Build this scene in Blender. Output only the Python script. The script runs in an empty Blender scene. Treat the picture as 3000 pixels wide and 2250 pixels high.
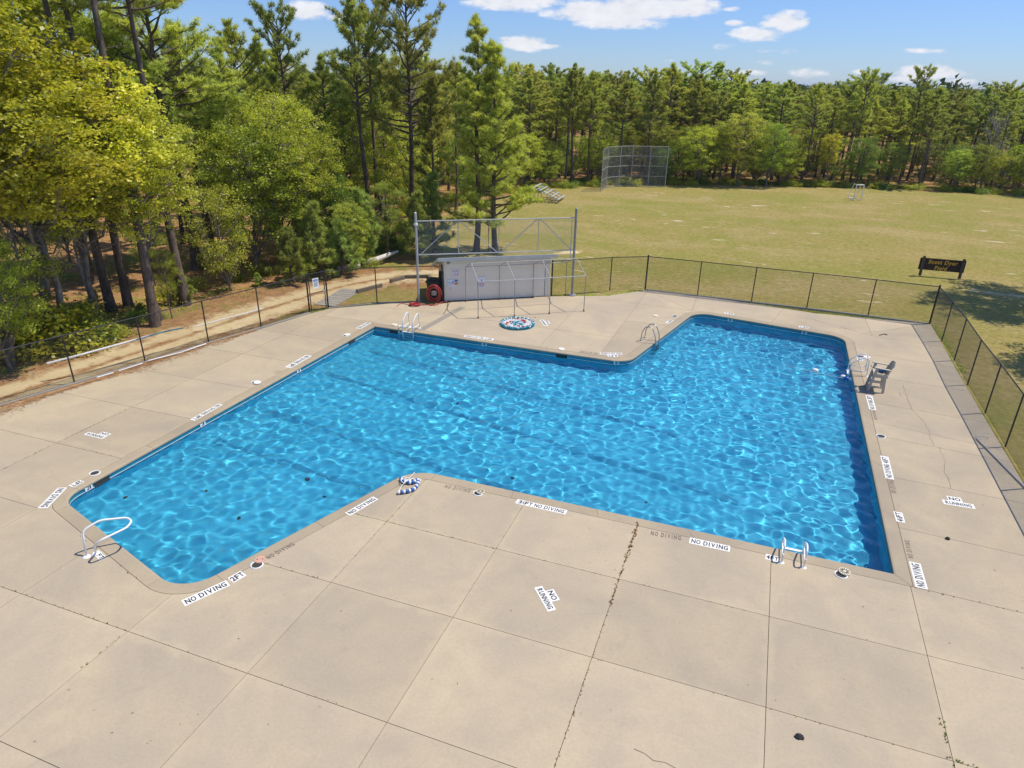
import bpy, math, random
import numpy as np
from mathutils import Vector, Matrix, geometry

sc = bpy.context.scene
COL = sc.collection
H = 11.76
SUN_EL, SUN_AZ = math.radians(62.5), math.radians(29.5)

# ------------------------------------------------------------------ camera
PITCH, ROLL, YAW = 0.41938, -0.01803, math.atan2(0.34039, 0.94029)
FOC = 1999.4
_f2 = Vector((-math.sin(YAW), math.cos(YAW), 0)); _r2 = Vector((math.cos(YAW), math.sin(YAW), 0))
FWD = _f2 * math.cos(PITCH) + Vector((0, 0, -math.sin(PITCH)))
_r0 = _r2; _d0 = _f2 * (-math.sin(PITCH)) + Vector((0, 0, -math.cos(PITCH)))
RGT = _r0 * math.cos(ROLL) + _d0 * math.sin(ROLL)
DWN = _r0 * (-math.sin(ROLL)) + _d0 * math.cos(ROLL)
cam = bpy.data.cameras.new('camera'); cam_o = bpy.data.objects.new('camera', cam); COL.objects.link(cam_o)
cam.lens = FOC / 3000 * 36; cam.sensor_width = 36; cam.clip_end = 9000; cam.clip_start = .1
M3 = Matrix((RGT, -DWN, -FWD)).transposed()
cam_o.matrix_world = Matrix.Translation((0, 0, H)) @ M3.to_4x4()
sc.camera = cam_o

# ------------------------------------------------------------------ light
world = bpy.data.worlds.new('World'); sc.world = world; world.use_nodes = True
SKY_STRENGTH = 0.15
sun = bpy.data.lights.new('sun', 'SUN'); sun_o = bpy.data.objects.new('sun', sun); COL.objects.link(sun_o)
SD = Vector((math.cos(SUN_EL) * math.cos(SUN_AZ), math.cos(SUN_EL) * math.sin(SUN_AZ), math.sin(SUN_EL)))
sun_o.rotation_euler = SD.to_track_quat('Z', 'Y').to_euler()
sun.energy = 4.8; sun.angle = math.radians(.5); sun.color = (1, .925, .80)
sun.cycles.is_caustics_light = True
sc.view_settings.view_transform = 'Standard'; sc.view_settings.look = 'None'
sc.view_settings.exposure = 0.0; sc.view_settings.gamma = 1; sc.view_settings.use_curve_mapping = False
sc.cycles.max_bounces = 8; sc.cycles.transparent_max_bounces = 8
sc.cycles.sample_clamp_indirect = 6


def pxdir(sx, sy):
    return (RGT * ((sx - 1500) / FOC) + DWN * ((sy - 1125) / FOC) + FWD).normalized()


def S(sx, sy, z=0.0):
    """photo pixel (3000 wide) -> place in metres on the level z"""
    d = RGT * ((sx - 1500) / FOC) + DWN * ((sy - 1125) / FOC) + FWD
    k = (z - H) / d.z
    return Vector((d.x * k, d.y * k, z))


def C(ox, oy, s=2.949):
    return lambda x, y, z=0.0: S(ox + x / s, oy + y / s, z)


def D(x, y, z=0.0):
    return S(x * 1.35624, y * 1.35624, z)


def U(x, y, z=0.0):
    return Vector((x * H, y * H, z))


c00 = C(0, 700); c01 = C(750, 560); c02 = C(1150, 600, 3.687); c03 = C(1500, 350); c04 = C(2250, 700)
c05 = C(2400, 1000, 3.687); c06 = C(0, 1150); c07 = C(0, 1690); c08 = C(1500, 1690); c09 = C(2250, 1250)
c10 = C(1350, 1350, 2.107); c11 = C(750, 1350); c12 = C(1400, 880, 2.458); c13 = C(2440, 1020, 10.055)
c14 = C(2250, 150)


# ------------------------------------------------------------------ node helpers
class NT:
    def __init__(s, tree):
        s.t = tree; s.n = tree.nodes; s.l = tree.links

    def add(s, typ, **k):
        n = s.n.new(typ)
        for a, b in k.items():
            setattr(n, a, b)
        return n

    def put(s, sock, v):
        if v is None: return
        if hasattr(v, 'is_linked') or isinstance(v, bpy.types.NodeSocket):
            s.l.new(v, sock)
        elif isinstance(v, (tuple, list)) and len(v) == 3 and sock.type == 'RGBA':
            sock.default_value = (*v, 1)
        else:
            sock.default_value = v

    def m(s, op, a, b=None, c=None, clamp=False):
        n = s.add('ShaderNodeMath', operation=op, use_clamp=clamp)
        s.put(n.inputs[0], a); s.put(n.inputs[1], b); s.put(n.inputs[2], c)
        return n.outputs[0]

    def vm(s, op, a, b=None):
        n = s.add('ShaderNodeVectorMath', operation=op)
        s.put(n.inputs[0], a); s.put(n.inputs[1], b)
        return n.outputs[0]

    def mix(s, f, a, b, blend='MIX'):
        n = s.add('ShaderNodeMix', data_type='RGBA', blend_type=blend)
        s.put(n.inputs[0], f); s.put(n.inputs[6], a); s.put(n.inputs[7], b)
        return n.outputs[2]

    def rng(s, v, a, b, c=0.0, d=1.0, smooth=False):
        n = s.add('ShaderNodeMapRange')
        if smooth: n.interpolation_type = 'SMOOTHSTEP'
        s.put(n.inputs[0], v)
        for i, q in enumerate((a, b, c, d)): s.put(n.inputs[i + 1], q)
        return n.outputs[0]

    def noise(s, vec, scale, detail=4, rough=.55, dist=0.0, out=0):
        n = s.add('ShaderNodeTexNoise')
        s.put(n.inputs['Vector'], vec); n.inputs['Scale'].default_value = scale
        n.inputs['Detail'].default_value = detail; n.inputs['Roughness'].default_value = rough
        n.inputs['Distortion'].default_value = dist
        return n.outputs[out]

    def obj(s):
        return s.add('ShaderNodeTexCoord').outputs['Object']

    def pos(s):
        return s.add('ShaderNodeNewGeometry').outputs['Position']

    def map(s, v, scale=(1, 1, 1), rot=(0, 0, 0)):
        n = s.add('ShaderNodeMapping'); s.put(n.inputs[0], v)
        n.inputs['Scale'].default_value = scale; n.inputs['Rotation'].default_value = rot
        return n.outputs[0]

    def attr(s, name):
        return s.add('ShaderNodeAttribute', attribute_name=name).outputs['Fac']

    def orand(s):
        return s.add('ShaderNodeObjectInfo').outputs['Random']

    def bump(s, h, strength=.3, dist=.02):
        n = s.add('ShaderNodeBump'); s.put(n.inputs['Height'], h)
        n.inputs['Strength'].default_value = strength; n.inputs['Distance'].default_value = dist
        return n.outputs[0]


def mat(name, color, rough=.6, metal=0.0, fn=None, spec=None):
    m = bpy.data.materials.new(name); m.use_nodes = True
    b = m.node_tree.nodes['Principled BSDF']
    b.inputs['Base Color'].default_value = (*color, 1); b.inputs['Roughness'].default_value = rough
    b.inputs['Metallic'].default_value = metal
    if spec is not None: b.inputs['Specular IOR Level'].default_value = spec
    if fn: fn(NT(m.node_tree), b)
    return m


def worn(c, amt=.12, scale=6.0):
    def fn(t, b):
        n = t.noise(t.obj(), scale, 5, .6)
        k = t.rng(n, .3, .7, 1 - amt, 1 + amt * .6)
        v = t.add('ShaderNodeVectorMath', operation='SCALE'); v.inputs[0].default_value = c; t.put(v.inputs[3], k)
        t.put(b.inputs['Base Color'], v.outputs[0])
    return fn


def wmat(name, c, rough=.6, metal=0.0, amt=.12, scale=6.0):
    return mat(name, c, rough, metal, worn(c, amt, scale))


# ------------------------------------------------------------------ sky
def build_world():
    t = NT(world.node_tree); bg = t.n['Background']
    sky = t.add('ShaderNodeTexSky', sky_type='NISHITA', sun_disc=False)
    sky.sun_elevation = SUN_EL; sky.sun_rotation = math.pi / 2 - SUN_AZ
    sky.air_density = 1.0; sky.dust_density = 0.0; sky.ozone_density = 3.0; sky.altitude = 0
    vec = t.add('ShaderNodeTexCoord').outputs['Generated']
    sep = t.add('ShaderNodeSeparateXYZ'); t.put(sep.inputs[0], vec)
    az = t.m('ARCTAN2', sep.outputs[0], sep.outputs[1]); el = t.m('ARCSINE', sep.outputs[2])
    cv = t.add('ShaderNodeCombineXYZ'); t.put(cv.inputs[0], az); t.put(cv.inputs[1], t.m('MULTIPLY', el, 2.2))
    n1 = t.noise(cv.outputs[0], 26, 7, .62); n2 = t.noise(cv.outputs[0], 90, 4, .6)
    # clouds: px x, px y, half width, half height, density
    cl = [(900, 32, 75, 26, .9), (1000, 50, 60, 16, .6), (1530, 128, 85, 24, .95), (1590, 135, 60, 10, .6), (1480, 8, 140, 26, .95), (1600, 2, 120, 20, .7),
          (1720, 35, 130, 34, 1), (1860, 24, 190, 38, 1), (1990, 20, 130, 36, 1), (1800, 62, 150, 26, .9), (2140, 26, 30, 7, .6),
          (2300, 62, 75, 30, .9), (2220, 100, 90, 20, .75), (2150, 68, 28, 9, .7), (2360, 215, 60, 14, .5), (2180, 212, 70, 8, .4),
          (2715, 148, 60, 8, .6), (2725, 212, 85, 22, .95), (2650, 232, 60, 10, .6), (2805, 240, 45, 9, .8), (1960, 178, 30, 6, .45),
          (1765, 228, 40, 8, .6), (2230, 183, 40, 8, .5), (2515, 210, 20, 8, .8), (2290, 150, 60, 7, .3), (2900, 262, 160, 8, .5), (2120, 135, 40, 10, .3)]
    mask = None
    for px, py, hw, hh, den in cl:
        d = pxdir(px, py); a0 = math.atan2(d.x, d.y); e0 = math.asin(d.z)
        sc_ = 1 / FOC / 1.12
        du = t.m('DIVIDE', t.m('SUBTRACT', az, a0), hw * sc_); dv = t.m('DIVIDE', t.m('SUBTRACT', el, e0), hh * sc_)
        q = t.m('ADD', t.m('MULTIPLY', du, du), t.m('MULTIPLY', dv, dv))
        v = t.m('MULTIPLY', t.m('SUBTRACT', 1.0, q), den)
        v = t.m('MAXIMUM', v, -1.0)
        mask = v if mask is None else t.m('MAXIMUM', mask, v)
    # scattered far clouds elsewhere in the sky
    cs = t.noise(cv.outputs[0], 3.2, 6, .55)
    back = t.m('MULTIPLY', t.rng(cs, .60, .72, -1, .8), t.rng(t.m('ABSOLUTE', t.m('ADD', az, YAW)), .8, 1.1, 0, 1))
    back = t.m('SUBTRACT', back, t.rng(t.m('ABSOLUTE', t.m('ADD', az, YAW)), .8, 1.1, 1, 0))
    mask = t.m('MAXIMUM', mask, back)
    dens = t.m('ADD', mask, t.m('MULTIPLY', t.m('SUBTRACT', n1, .5), 2.6))
    dens = t.m('ADD', dens, t.m('MULTIPLY', t.m('SUBTRACT', n2, .5), .5))
    cf = t.rng(dens, -.05, .75, 0, .93, True)
    shade = t.rng(n1, .35, .65, .86, 1.0)
    ccol = t.add('ShaderNodeVectorMath', operation='SCALE'); ccol.inputs[0].default_value = (6.3, 6.3, 6.6); t.put(ccol.inputs[3], shade)
    tint = t.mix(t.rng(el, .0, .5), (.40, .53, .84), (.80, .90, 1.12))
    skyc = t.mix(1.0, sky.outputs[0], tint, 'MULTIPLY')
    t.put(bg.inputs[0], t.mix(cf, skyc, ccol.outputs[0])); bg.inputs[1].default_value = SKY_STRENGTH


build_world()


# ------------------------------------------------------------------ mesh helpers
def link(name, me, m=None, parent=None, label=None, cat=None, group=None, kind=None):
    o = bpy.data.objects.new(name, me); COL.objects.link(o)
    if m is not None and me is not None and hasattr(me, 'materials') and len(me.materials) == 0:
        for q in (m if isinstance(m, (list, tuple)) else [m]): me.materials.append(q)
    if parent: o.parent = parent
    if label: o['label'] = label
    if cat: o['category'] = cat
    if group: o['group'] = group
    if kind: o['kind'] = kind
    return o


def thing(name, label, cat, loc=(0, 0, 0), rz=0.0, group=None, kind=None):
    o = link(name, None, label=label, cat=cat, group=group, kind=kind)
    o.location = loc; o.rotation_euler = (0, 0, rz)
    return o


class MB:
    def __init__(s): s.v = []; s.f = []; s.mi = []; s.cur = 0

    def add(s, vs, fs):
        n = len(s.v); s.v += [tuple(x) for x in vs]
        for f in fs: s.f.append(tuple(i + n for i in f)); s.mi.append(s.cur)

    def box(s, c, size, rz=0.0, rx=0.0, ry=0.0):
        hx, hy, hz = [q / 2 for q in size]
        R = Matrix.Rotation(rz, 3, 'Z') @ Matrix.Rotation(ry, 3, 'Y') @ Matrix.Rotation(rx, 3, 'X')
        vs = [Vector(c) + R @ Vector((x, y, z)) for z in (-hz, hz) for x, y in ((-hx, -hy), (hx, -hy), (hx, hy), (-hx, hy))]
        s.add(vs, [(3, 2, 1, 0), (4, 5, 6, 7), (0, 1, 5, 4), (1, 2, 6, 5), (2, 3, 7, 6), (3, 0, 4, 7)])
        return s

    def bar(s, a, b, w, h, up=(0, 0, 1)):
        a = Vector(a); b = Vector(b); d = (b - a).normalized(); u = Vector(up)
        if abs(d.dot(u)) > .95: u = Vector((1, 0, 0))
        x = d.cross(u).normalized(); y = x.cross(d).normalized()
        vs = [p + x * i * w / 2 + y * j * h / 2 for p in (a, b) for i, j in ((-1, -1), (1, -1), (1, 1), (-1, 1))]
        s.add(vs, [(0, 1, 2, 3), (7, 6, 5, 4), (0, 4, 5, 1), (1, 5, 6, 2), (2, 6, 7, 3), (3, 7, 4, 0)])
        return s

    def tube(s, pts, r, n=8, closed=False, cap=True):
        pts = [Vector(p) for p in pts]; k = len(pts)
        rs = r if isinstance(r, (list, tuple)) else [r] * k
        rings = []; ux = None
        for i, p in enumerate(pts):
            if closed: d = pts[(i + 1) % k] - pts[i - 1]
            else: d = pts[min(i + 1, k - 1)] - pts[max(i - 1, 0)]
            d = d.normalized() if d.length > 1e-9 else Vector((0, 0, 1))
            if ux is None:
                a = Vector((0, 0, 1)) if abs(d.z) < .9 else Vector((1, 0, 0)); ux = d.cross(a).normalized()
            else:
                ux = (ux - d * ux.dot(d)).normalized()
            uy = d.cross(ux)
            rings.append([p + (ux * math.cos(2 * math.pi * j / n) + uy * math.sin(2 * math.pi * j / n)) * rs[i] for j in range(n)])
        vs = [q for ring in rings for q in ring]; fs = []
        for i in range(k if closed else k - 1):
            a = i * n; b = ((i + 1) % k) * n
            for j in range(n): fs.append((a + j, a + (j + 1) % n, b + (j + 1) % n, b + j))
        if cap and not closed: fs.append(tuple(range(n - 1, -1, -1))); fs.append(tuple((k - 1) * n + j for j in range(n)))
        s.add(vs, fs); return s

    def disc(s, c, r, h, n=20, r2=None):
        r2 = r if r2 is None else r2; c = Vector(c)
        a = [c + Vector((math.cos(2 * math.pi * j / n) * r, math.sin(2 * math.pi * j / n) * r, 0)) for j in range(n)]
        b = [c + Vector((math.cos(2 * math.pi * j / n) * r2, math.sin(2 * math.pi * j / n) * r2, h)) for j in range(n)]
        s.add(a + b, [tuple(range(n - 1, -1, -1)), tuple(range(n, 2 * n))] + [(j, (j + 1) % n, n + (j + 1) % n, n + j) for j in range(n)])
        return s

    def prism(s, poly, z0, z1):
        n = len(poly); vs = [(p[0], p[1], z0) for p in poly] + [(p[0], p[1], z1) for p in poly]
        s.add(vs, [tuple(range(n - 1, -1, -1)), tuple(range(n, 2 * n))] + [(j, (j + 1) % n, n + (j + 1) % n, n + j) for j in range(n)])
        return s

    def mesh(s, name, mats, smooth=False):
        me = bpy.data.meshes.new(name); me.from_pydata(s.v, [], s.f)
        for q in (mats if isinstance(mats, (list, tuple)) else [mats]): me.materials.append(q)
        if any(s.mi): me.polygons.foreach_set('material_index', s.mi)
        if smooth: me.polygons.foreach_set('use_smooth', [True] * len(me.polygons))
        me.update(); return me

    def obj(s, name, mats, parent=None, smooth=False, **k):
        return link(name, s.mesh(name, mats, smooth), None, parent, **k)


def np_mesh(name, V, F, m, attrs=None, smooth=False):
    me = bpy.data.meshes.new(name); V = np.asarray(V, np.float32); F = np.asarray(F, np.int32)
    k = F.shape[1]
    me.vertices.add(len(V)); me.vertices.foreach_set('co', V.ravel())
    me.loops.add(F.size); me.loops.foreach_set('vertex_index', F.ravel())
    me.polygons.add(len(F)); me.polygons.foreach_set('loop_start', np.arange(0, F.size, k, dtype=np.int32))
    if smooth: me.polygons.foreach_set('use_smooth', np.ones(len(F), bool))
    me.update(calc_edges=True)
    for a, vals in (attrs or {}).items():
        at = me.attributes.new(a, 'FLOAT', 'POINT'); at.data.foreach_set('value', np.asarray(vals, np.float32))
    me.materials.append(m); return me


# ------------------------------------------------------------------ materials
def concrete(base, per=.05, halo=False):
    def fn(t, b):
        p = t.pos(); r = t.orand()
        big = t.noise(p, .35, 5, .6, .6); mid = t.noise(p, 1.7, 6, .65, .3); fine = t.noise(p, 38, 3, .7); spk = t.noise(p, 11, 2, .8)
        dk = tuple(c * q for c, q in zip(base, (.83, .84, .88))); lt = (base[0] * 1.09, base[1] * 1.08, base[2] * 1.02)
        col = t.mix(t.rng(big, .32, .68), dk, lt)
        col = t.mix(t.rng(mid, .45, .72, 0, .55), col, (base[0] * .88, base[1] * .87, base[2] * .87))
        col = t.mix(t.rng(mid, .36, .25, 0, .5), col, (base[0] * 1.13, base[1] * 1.11, base[2] * 1.0))
        col = t.mix(t.rng(fine, .62, .8, 0, .35), col, (base[0] * .6, base[1] * .58, base[2] * .55))
        col = t.mix(t.rng(spk, .74, .82, 0, .35), col, (base[0] * 1.25, base[1] * 1.25, base[2] * 1.2))
        spot = t.noise(p, 5.5, 1, .5)
        col = t.mix(t.rng(spot, .79, .82, 0, .6), col, (base[0] * .45, base[1] * .42, base[2] * .4))
        grit = t.noise(p, 13, 6, .85); col = t.mix(t.rng(grit, .5, .36, 0, .30), col, (base[0] * .70, base[1] * .69, base[2] * .68)); col = t.mix(t.rng(grit, .52, .68, 0, .25), col, (base[0] * 1.28, base[1] * 1.27, base[2] * 1.2))
        stn = t.noise(p, .8, 7, .7, 1.2)
        col = t.mix(t.rng(stn, .60, .72, 0, .5), col, (base[0] * .74, base[1] * .74, base[2] * .78))
        if halo:   # pale mineral bloom that has crept out of the joints
            sp = t.add('ShaderNodeSeparateXYZ'); t.put(sp.inputs[0], p); dm = None
            for ax_, vals in ((0, (-1.599, -1.34, -1.047, -.76, -.47, -.18, .134, .423)), (1, (.19, .447, .705, .971, 1.21))):
                for q in vals:
                    e = t.m('ABSOLUTE', t.m('SUBTRACT', sp.outputs[ax_], q * H)); dm = e if dm is None else t.m('MINIMUM', dm, e)
            wob = t.rng(t.noise(p, 1.4, 5, .65), .38, .68, -.04, .24)
            hl = t.m('MULTIPLY', t.rng(t.m('SUBTRACT', dm, wob), .10, -.06, 0, .42), t.rng(sp.outputs[1], 16.9, 16.5, 0, 1)); hl = t.m('MULTIPLY', hl, t.rng(t.noise(p, .22, 2, .5), .40, .60, .15, 1))
            col = t.mix(hl, col, (base[0] * 1.14, base[1] * 1.14, base[2] * 1.06))
        sc_ = t.add('ShaderNodeVectorMath', operation='SCALE'); t.put(sc_.inputs[0], col); t.put(sc_.inputs[3], t.rng(r, 0, 1, 1 - per, 1 + per))
        t.put(b.inputs['Base Color'], sc_.outputs[0])
        t.put(b.inputs['Normal'], t.bump(t.m('ADD', fine, t.m('MULTIPLY', mid, 2)), .25, .01))
    return fn


M = {}
M['deck'] = mat('deck_concrete', (.43, .36, .27), .85, 0, concrete((.447, .370, .264), .07, True), .25)
M['coping'] = mat('coping_concrete', (.4, .34, .27), .8, 0, concrete((.39, .32, .225), .04), .25)
M['joint'] = mat('joint_dirt', (.13, .10, .07), .95)
M['crack'] = mat('crack_dark', (.16, .13, .10), .95)
M['curb'] = mat('curb_concrete', (.36, .33, .28), .9, 0, concrete((.36, .33, .29), .04), .2)
M['drainstrip'] = mat('patched_concrete', (.3, .27, .23), .9, 0, concrete((.30, .265, .225), .02), .2)
def paintfn(t, b):
    n = t.noise(t.pos(), 9, 6, .75); q = t.noise(t.pos(), 2.2, 3, .6)
    t.put(b.inputs['Base Color'], t.mix(t.rng(t.m('ADD', n, t.m('MULTIPLY', t.m('SUBTRACT', q, .5), .35)), .60, .70, 0, .8), (.76, .75, .71), (.47, .39, .29)))


M['whitepaint'] = mat('white_road_paint', (.8, .79, .76), .6, 0, paintfn)
M['blackpaint'] = wmat('black_stencil_paint', (.04, .04, .045), .7, 0, .5, 14)
M['faded'] = mat('faded_stencil_paint', (.16, .12, .09), .8)


def plaster(t, b):
    p = t.pos(); n = t.noise(p, .5, 4, .6); f = t.noise(p, 6, 3, .6)
    c = t.mix(t.rng(n, .35, .65), (.036, .365, .53), (.058, .44, .615))
    c = t.mix(t.rng(f, .66, .78, 0, .3), c, (.03, .30, .46))
    t.put(b.inputs['Base Color'], c)


M['plaster'] = mat('blue_pool_plaster', (.03, .3, .55), .7, 0, plaster)
M['lane'] = mat('dark_lane_paint', (.022, .26, .42), .7)


def tiles(t, b):
    br = t.noise(t.pos(), 3, 3, .6)
    t.put(b.inputs['Base Color'], t.mix(t.rng(br, .3, .7), (.015, .20, .27), (.03, .30, .37)))


M['tile'] = mat('teal_waterline_tile', (.03, .3, .4), .3, 0, tiles)
M['white_line'] = mat('waterline_reflection_strip', (.75, .78, .78), .4)
M['galv'] = wmat('galvanised_steel', (.46, .455, .44), .5, .25, .12, 3)
M['galv_dark'] = wmat('weathered_steel', (.30, .29, .28), .55, .25, .2, 3)
M['black_pipe'] = wmat('black_coated_pipe', (.022, .022, .024), .45, 0, .2, 4)
M['black_wire'] = mat('black_coated_wire', (.03, .03, .028), .6)
M['galv_wire'] = mat('galvanised_wire', (.36, .38, .40), .55, .3)
M['white_pipe'] = wmat('white_powder_coat', (.82, .82, .80), .35, 0, .05, 5)
M['steel'] = wmat('brushed_rail_steel', (.45, .45, .44), .3, .9, .1, 8)
M['aluminium'] = wmat('aluminium_plank', (.68, .69, .70), .4, .5, .06, 3)
M['rust'] = wmat('rusty_foot', (.25, .08, .035), .8, 0, .3, 20)
M['rope'] = mat('white_rope', (.75, .73, .68), .8)
M['float_blue'] = wmat('blue_float', (.01, .11, .42), .4, 0, .1, 10)
M['float_white'] = wmat('white_float', (.78, .78, .76), .45, 0, .08, 10)
M['float_teal'] = wmat('teal_float', (.01, .27, .36), .45, 0, .15, 10)
M['float_red'] = wmat('red_float', (.42, .05, .045), .5, 0, .2, 10)
M['hose'] = wmat('red_hose', (.48, .045, .04), .5, 0, .15, 6)
M['bin'] = wmat('dark_green_bin', (.012, .05, .032), .45, 0, .2, 4)
M['binlid'] = wmat('black_bin_lid', (.015, .015, .016), .5, 0, .2, 4)
M['tan'] = wmat('tan_recycled_lumber', (.50, .43, .33), .7, 0, .08, 5)
M['towel'] = mat('blue_cloth', (.03, .10, .28), .9)
M['lidcream'] = wmat('cream_lid', (.70, .63, .46), .6, 0, .1, 8)
M['lidpink'] = wmat('salmon_lid', (.58, .34, .25), .6, 0, .1, 8)
M['lidwhite'] = wmat('white_lid', (.80, .78, .73), .6, 0, .06, 8)
M['hole'] = mat('skimmer_hole_dark', (.045, .04, .037), .9)
M['signwood'] = wmat('dark_brown_wood', (.05, .025, .016), .75, 0, .25, 6)
M['postwood'] = wmat('weathered_post_wood', (.11, .085, .06), .85, 0, .25, 5)
M['timber'] = wmat('landscape_timber', (.20, .165, .12), .9, 0, .25, 3)
M['yellowpaint'] = mat('yellow_sign_paint', (.95, .52, .06), .6)
M['siding'] = wmat('grey_beige_siding', (.88, .80, .65), .65, 0, .07, 1.5)
M['trim'] = wmat('cream_trim', (.76, .70, .56), .65, 0, .08, 2)
M['roof'] = wmat('grey_roll_roof', (.56, .55, .50), .85, 0, .1, 2)
M['paper'] = mat('white_sign_board', (.8, .8, .8), .5)
M['redprint'] = mat('red_print', (.5, .03, .03), .5)
M['blueprint'] = mat('blue_print', (.03, .12, .45), .5)
M['greyprint'] = mat('grey_print', (.18, .18, .2), .5)
M['orangeprint'] = mat('orange_print', (.6, .25, .08), .5)
M['log'] = wmat('bleached_log', (.60, .57, .52), .9, 0, .2, 3)
M['rock'] = wmat('dark_stone', (.035, .033, .032), .9, 0, .3, 20)


def bark(c1, c2):
    def fn(t, b):
        p = t.map(t.obj(), (1, 1, .22)); n = t.noise(p, 14, 5, .7, .5); q = t.noise(t.obj(), 1.1, 3, .5)
        col = t.mix(t.rng(n, .35, .65), c1, c2)
        col = t.mix(t.rng(q, .4, .7, 0, .5), col, tuple(x * 1.5 for x in c2))
        t.put(b.inputs['Base Color'], col); t.put(b.inputs['Normal'], t.bump(n, .8, .04))
    return fn


M['pinebark'] = mat('pine_bark', (.12, .09, .07), .95, 0, bark((.045, .034, .028), (.17, .13, .105)), .2)
M['greybark'] = mat('grey_bark', (.16, .14, .12), .95, 0, bark((.07, .06, .05), (.22, .195, .17)), .2)
M['palebark'] = mat('pale_dead_wood', (.3, .27, .24), .95, 0, bark((.17, .15, .14), (.36, .32, .30)), .2)


def leafmat(name, cA, cB, trans=.35, rough=.5, spec=.35, hue=.03):
    m = bpy.data.materials.new(name); m.use_nodes = True; t = NT(m.node_tree)
    b = t.n['Principled BSDF']; out = t.n['Material Output']
    v = t.attr('v'); r = t.orand()
    col = t.mix(v, cA, cB)
    hsv = t.add('ShaderNodeHueSaturation'); t.put(hsv.inputs['Color'], col)
    t.put(hsv.inputs['Hue'], t.rng(r, 0, 1, .5 - hue, .5 + hue)); t.put(hsv.inputs['Value'], t.rng(t.m('FRACT', t.m('MULTIPLY', r, 7.3)), 0, 1, .72, 1.28))
    col = hsv.outputs[0]
    t.put(b.inputs['Base Color'], col); b.inputs['Roughness'].default_value = rough; b.inputs['Specular IOR Level'].default_value = spec
    tr = t.add('ShaderNodeBsdfTranslucent')
    t.put(tr.inputs[0], t.mix(1.0, col, (1.25, 1.3, .7), 'MULTIPLY'))
    mx = t.add('ShaderNodeMixShader'); mx.inputs[0].default_value = trans
    t.l.new(b.outputs[0], mx.inputs[1]); t.l.new(tr.outputs[0], mx.inputs[2]); t.l.new(mx.outputs[0], out.inputs[0])
    return m


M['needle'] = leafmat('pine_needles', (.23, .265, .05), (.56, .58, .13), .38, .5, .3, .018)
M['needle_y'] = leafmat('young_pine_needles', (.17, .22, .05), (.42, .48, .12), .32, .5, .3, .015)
M['leaf_y'] = leafmat('yellow_green_leaves', (.28, .30, .02), (.74, .69, .085), .45, .42, .5, .012)
M['leaf_m'] = leafmat('mid_green_leaves', (.215, .27, .03), (.56, .60, .085), .45, .45, .4, .025)
M['leaf_d'] = leafmat('deep_green_leaves', (.10, .16, .02), (.32, .40, .06), .4, .42, .45, .025)
M['leaf_far'] = leafmat('far_canopy_leaves', (.08, .105, .035), (.17, .20, .065), .2, .6, .2, .0)
M['twig'] = mat('bare_twigs', (.20, .165, .15), .9)
M['weed'] = leafmat('joint_weeds', (.28, .14, .05), (.22, .28, .05), .2, .6, .2, .0)


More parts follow.
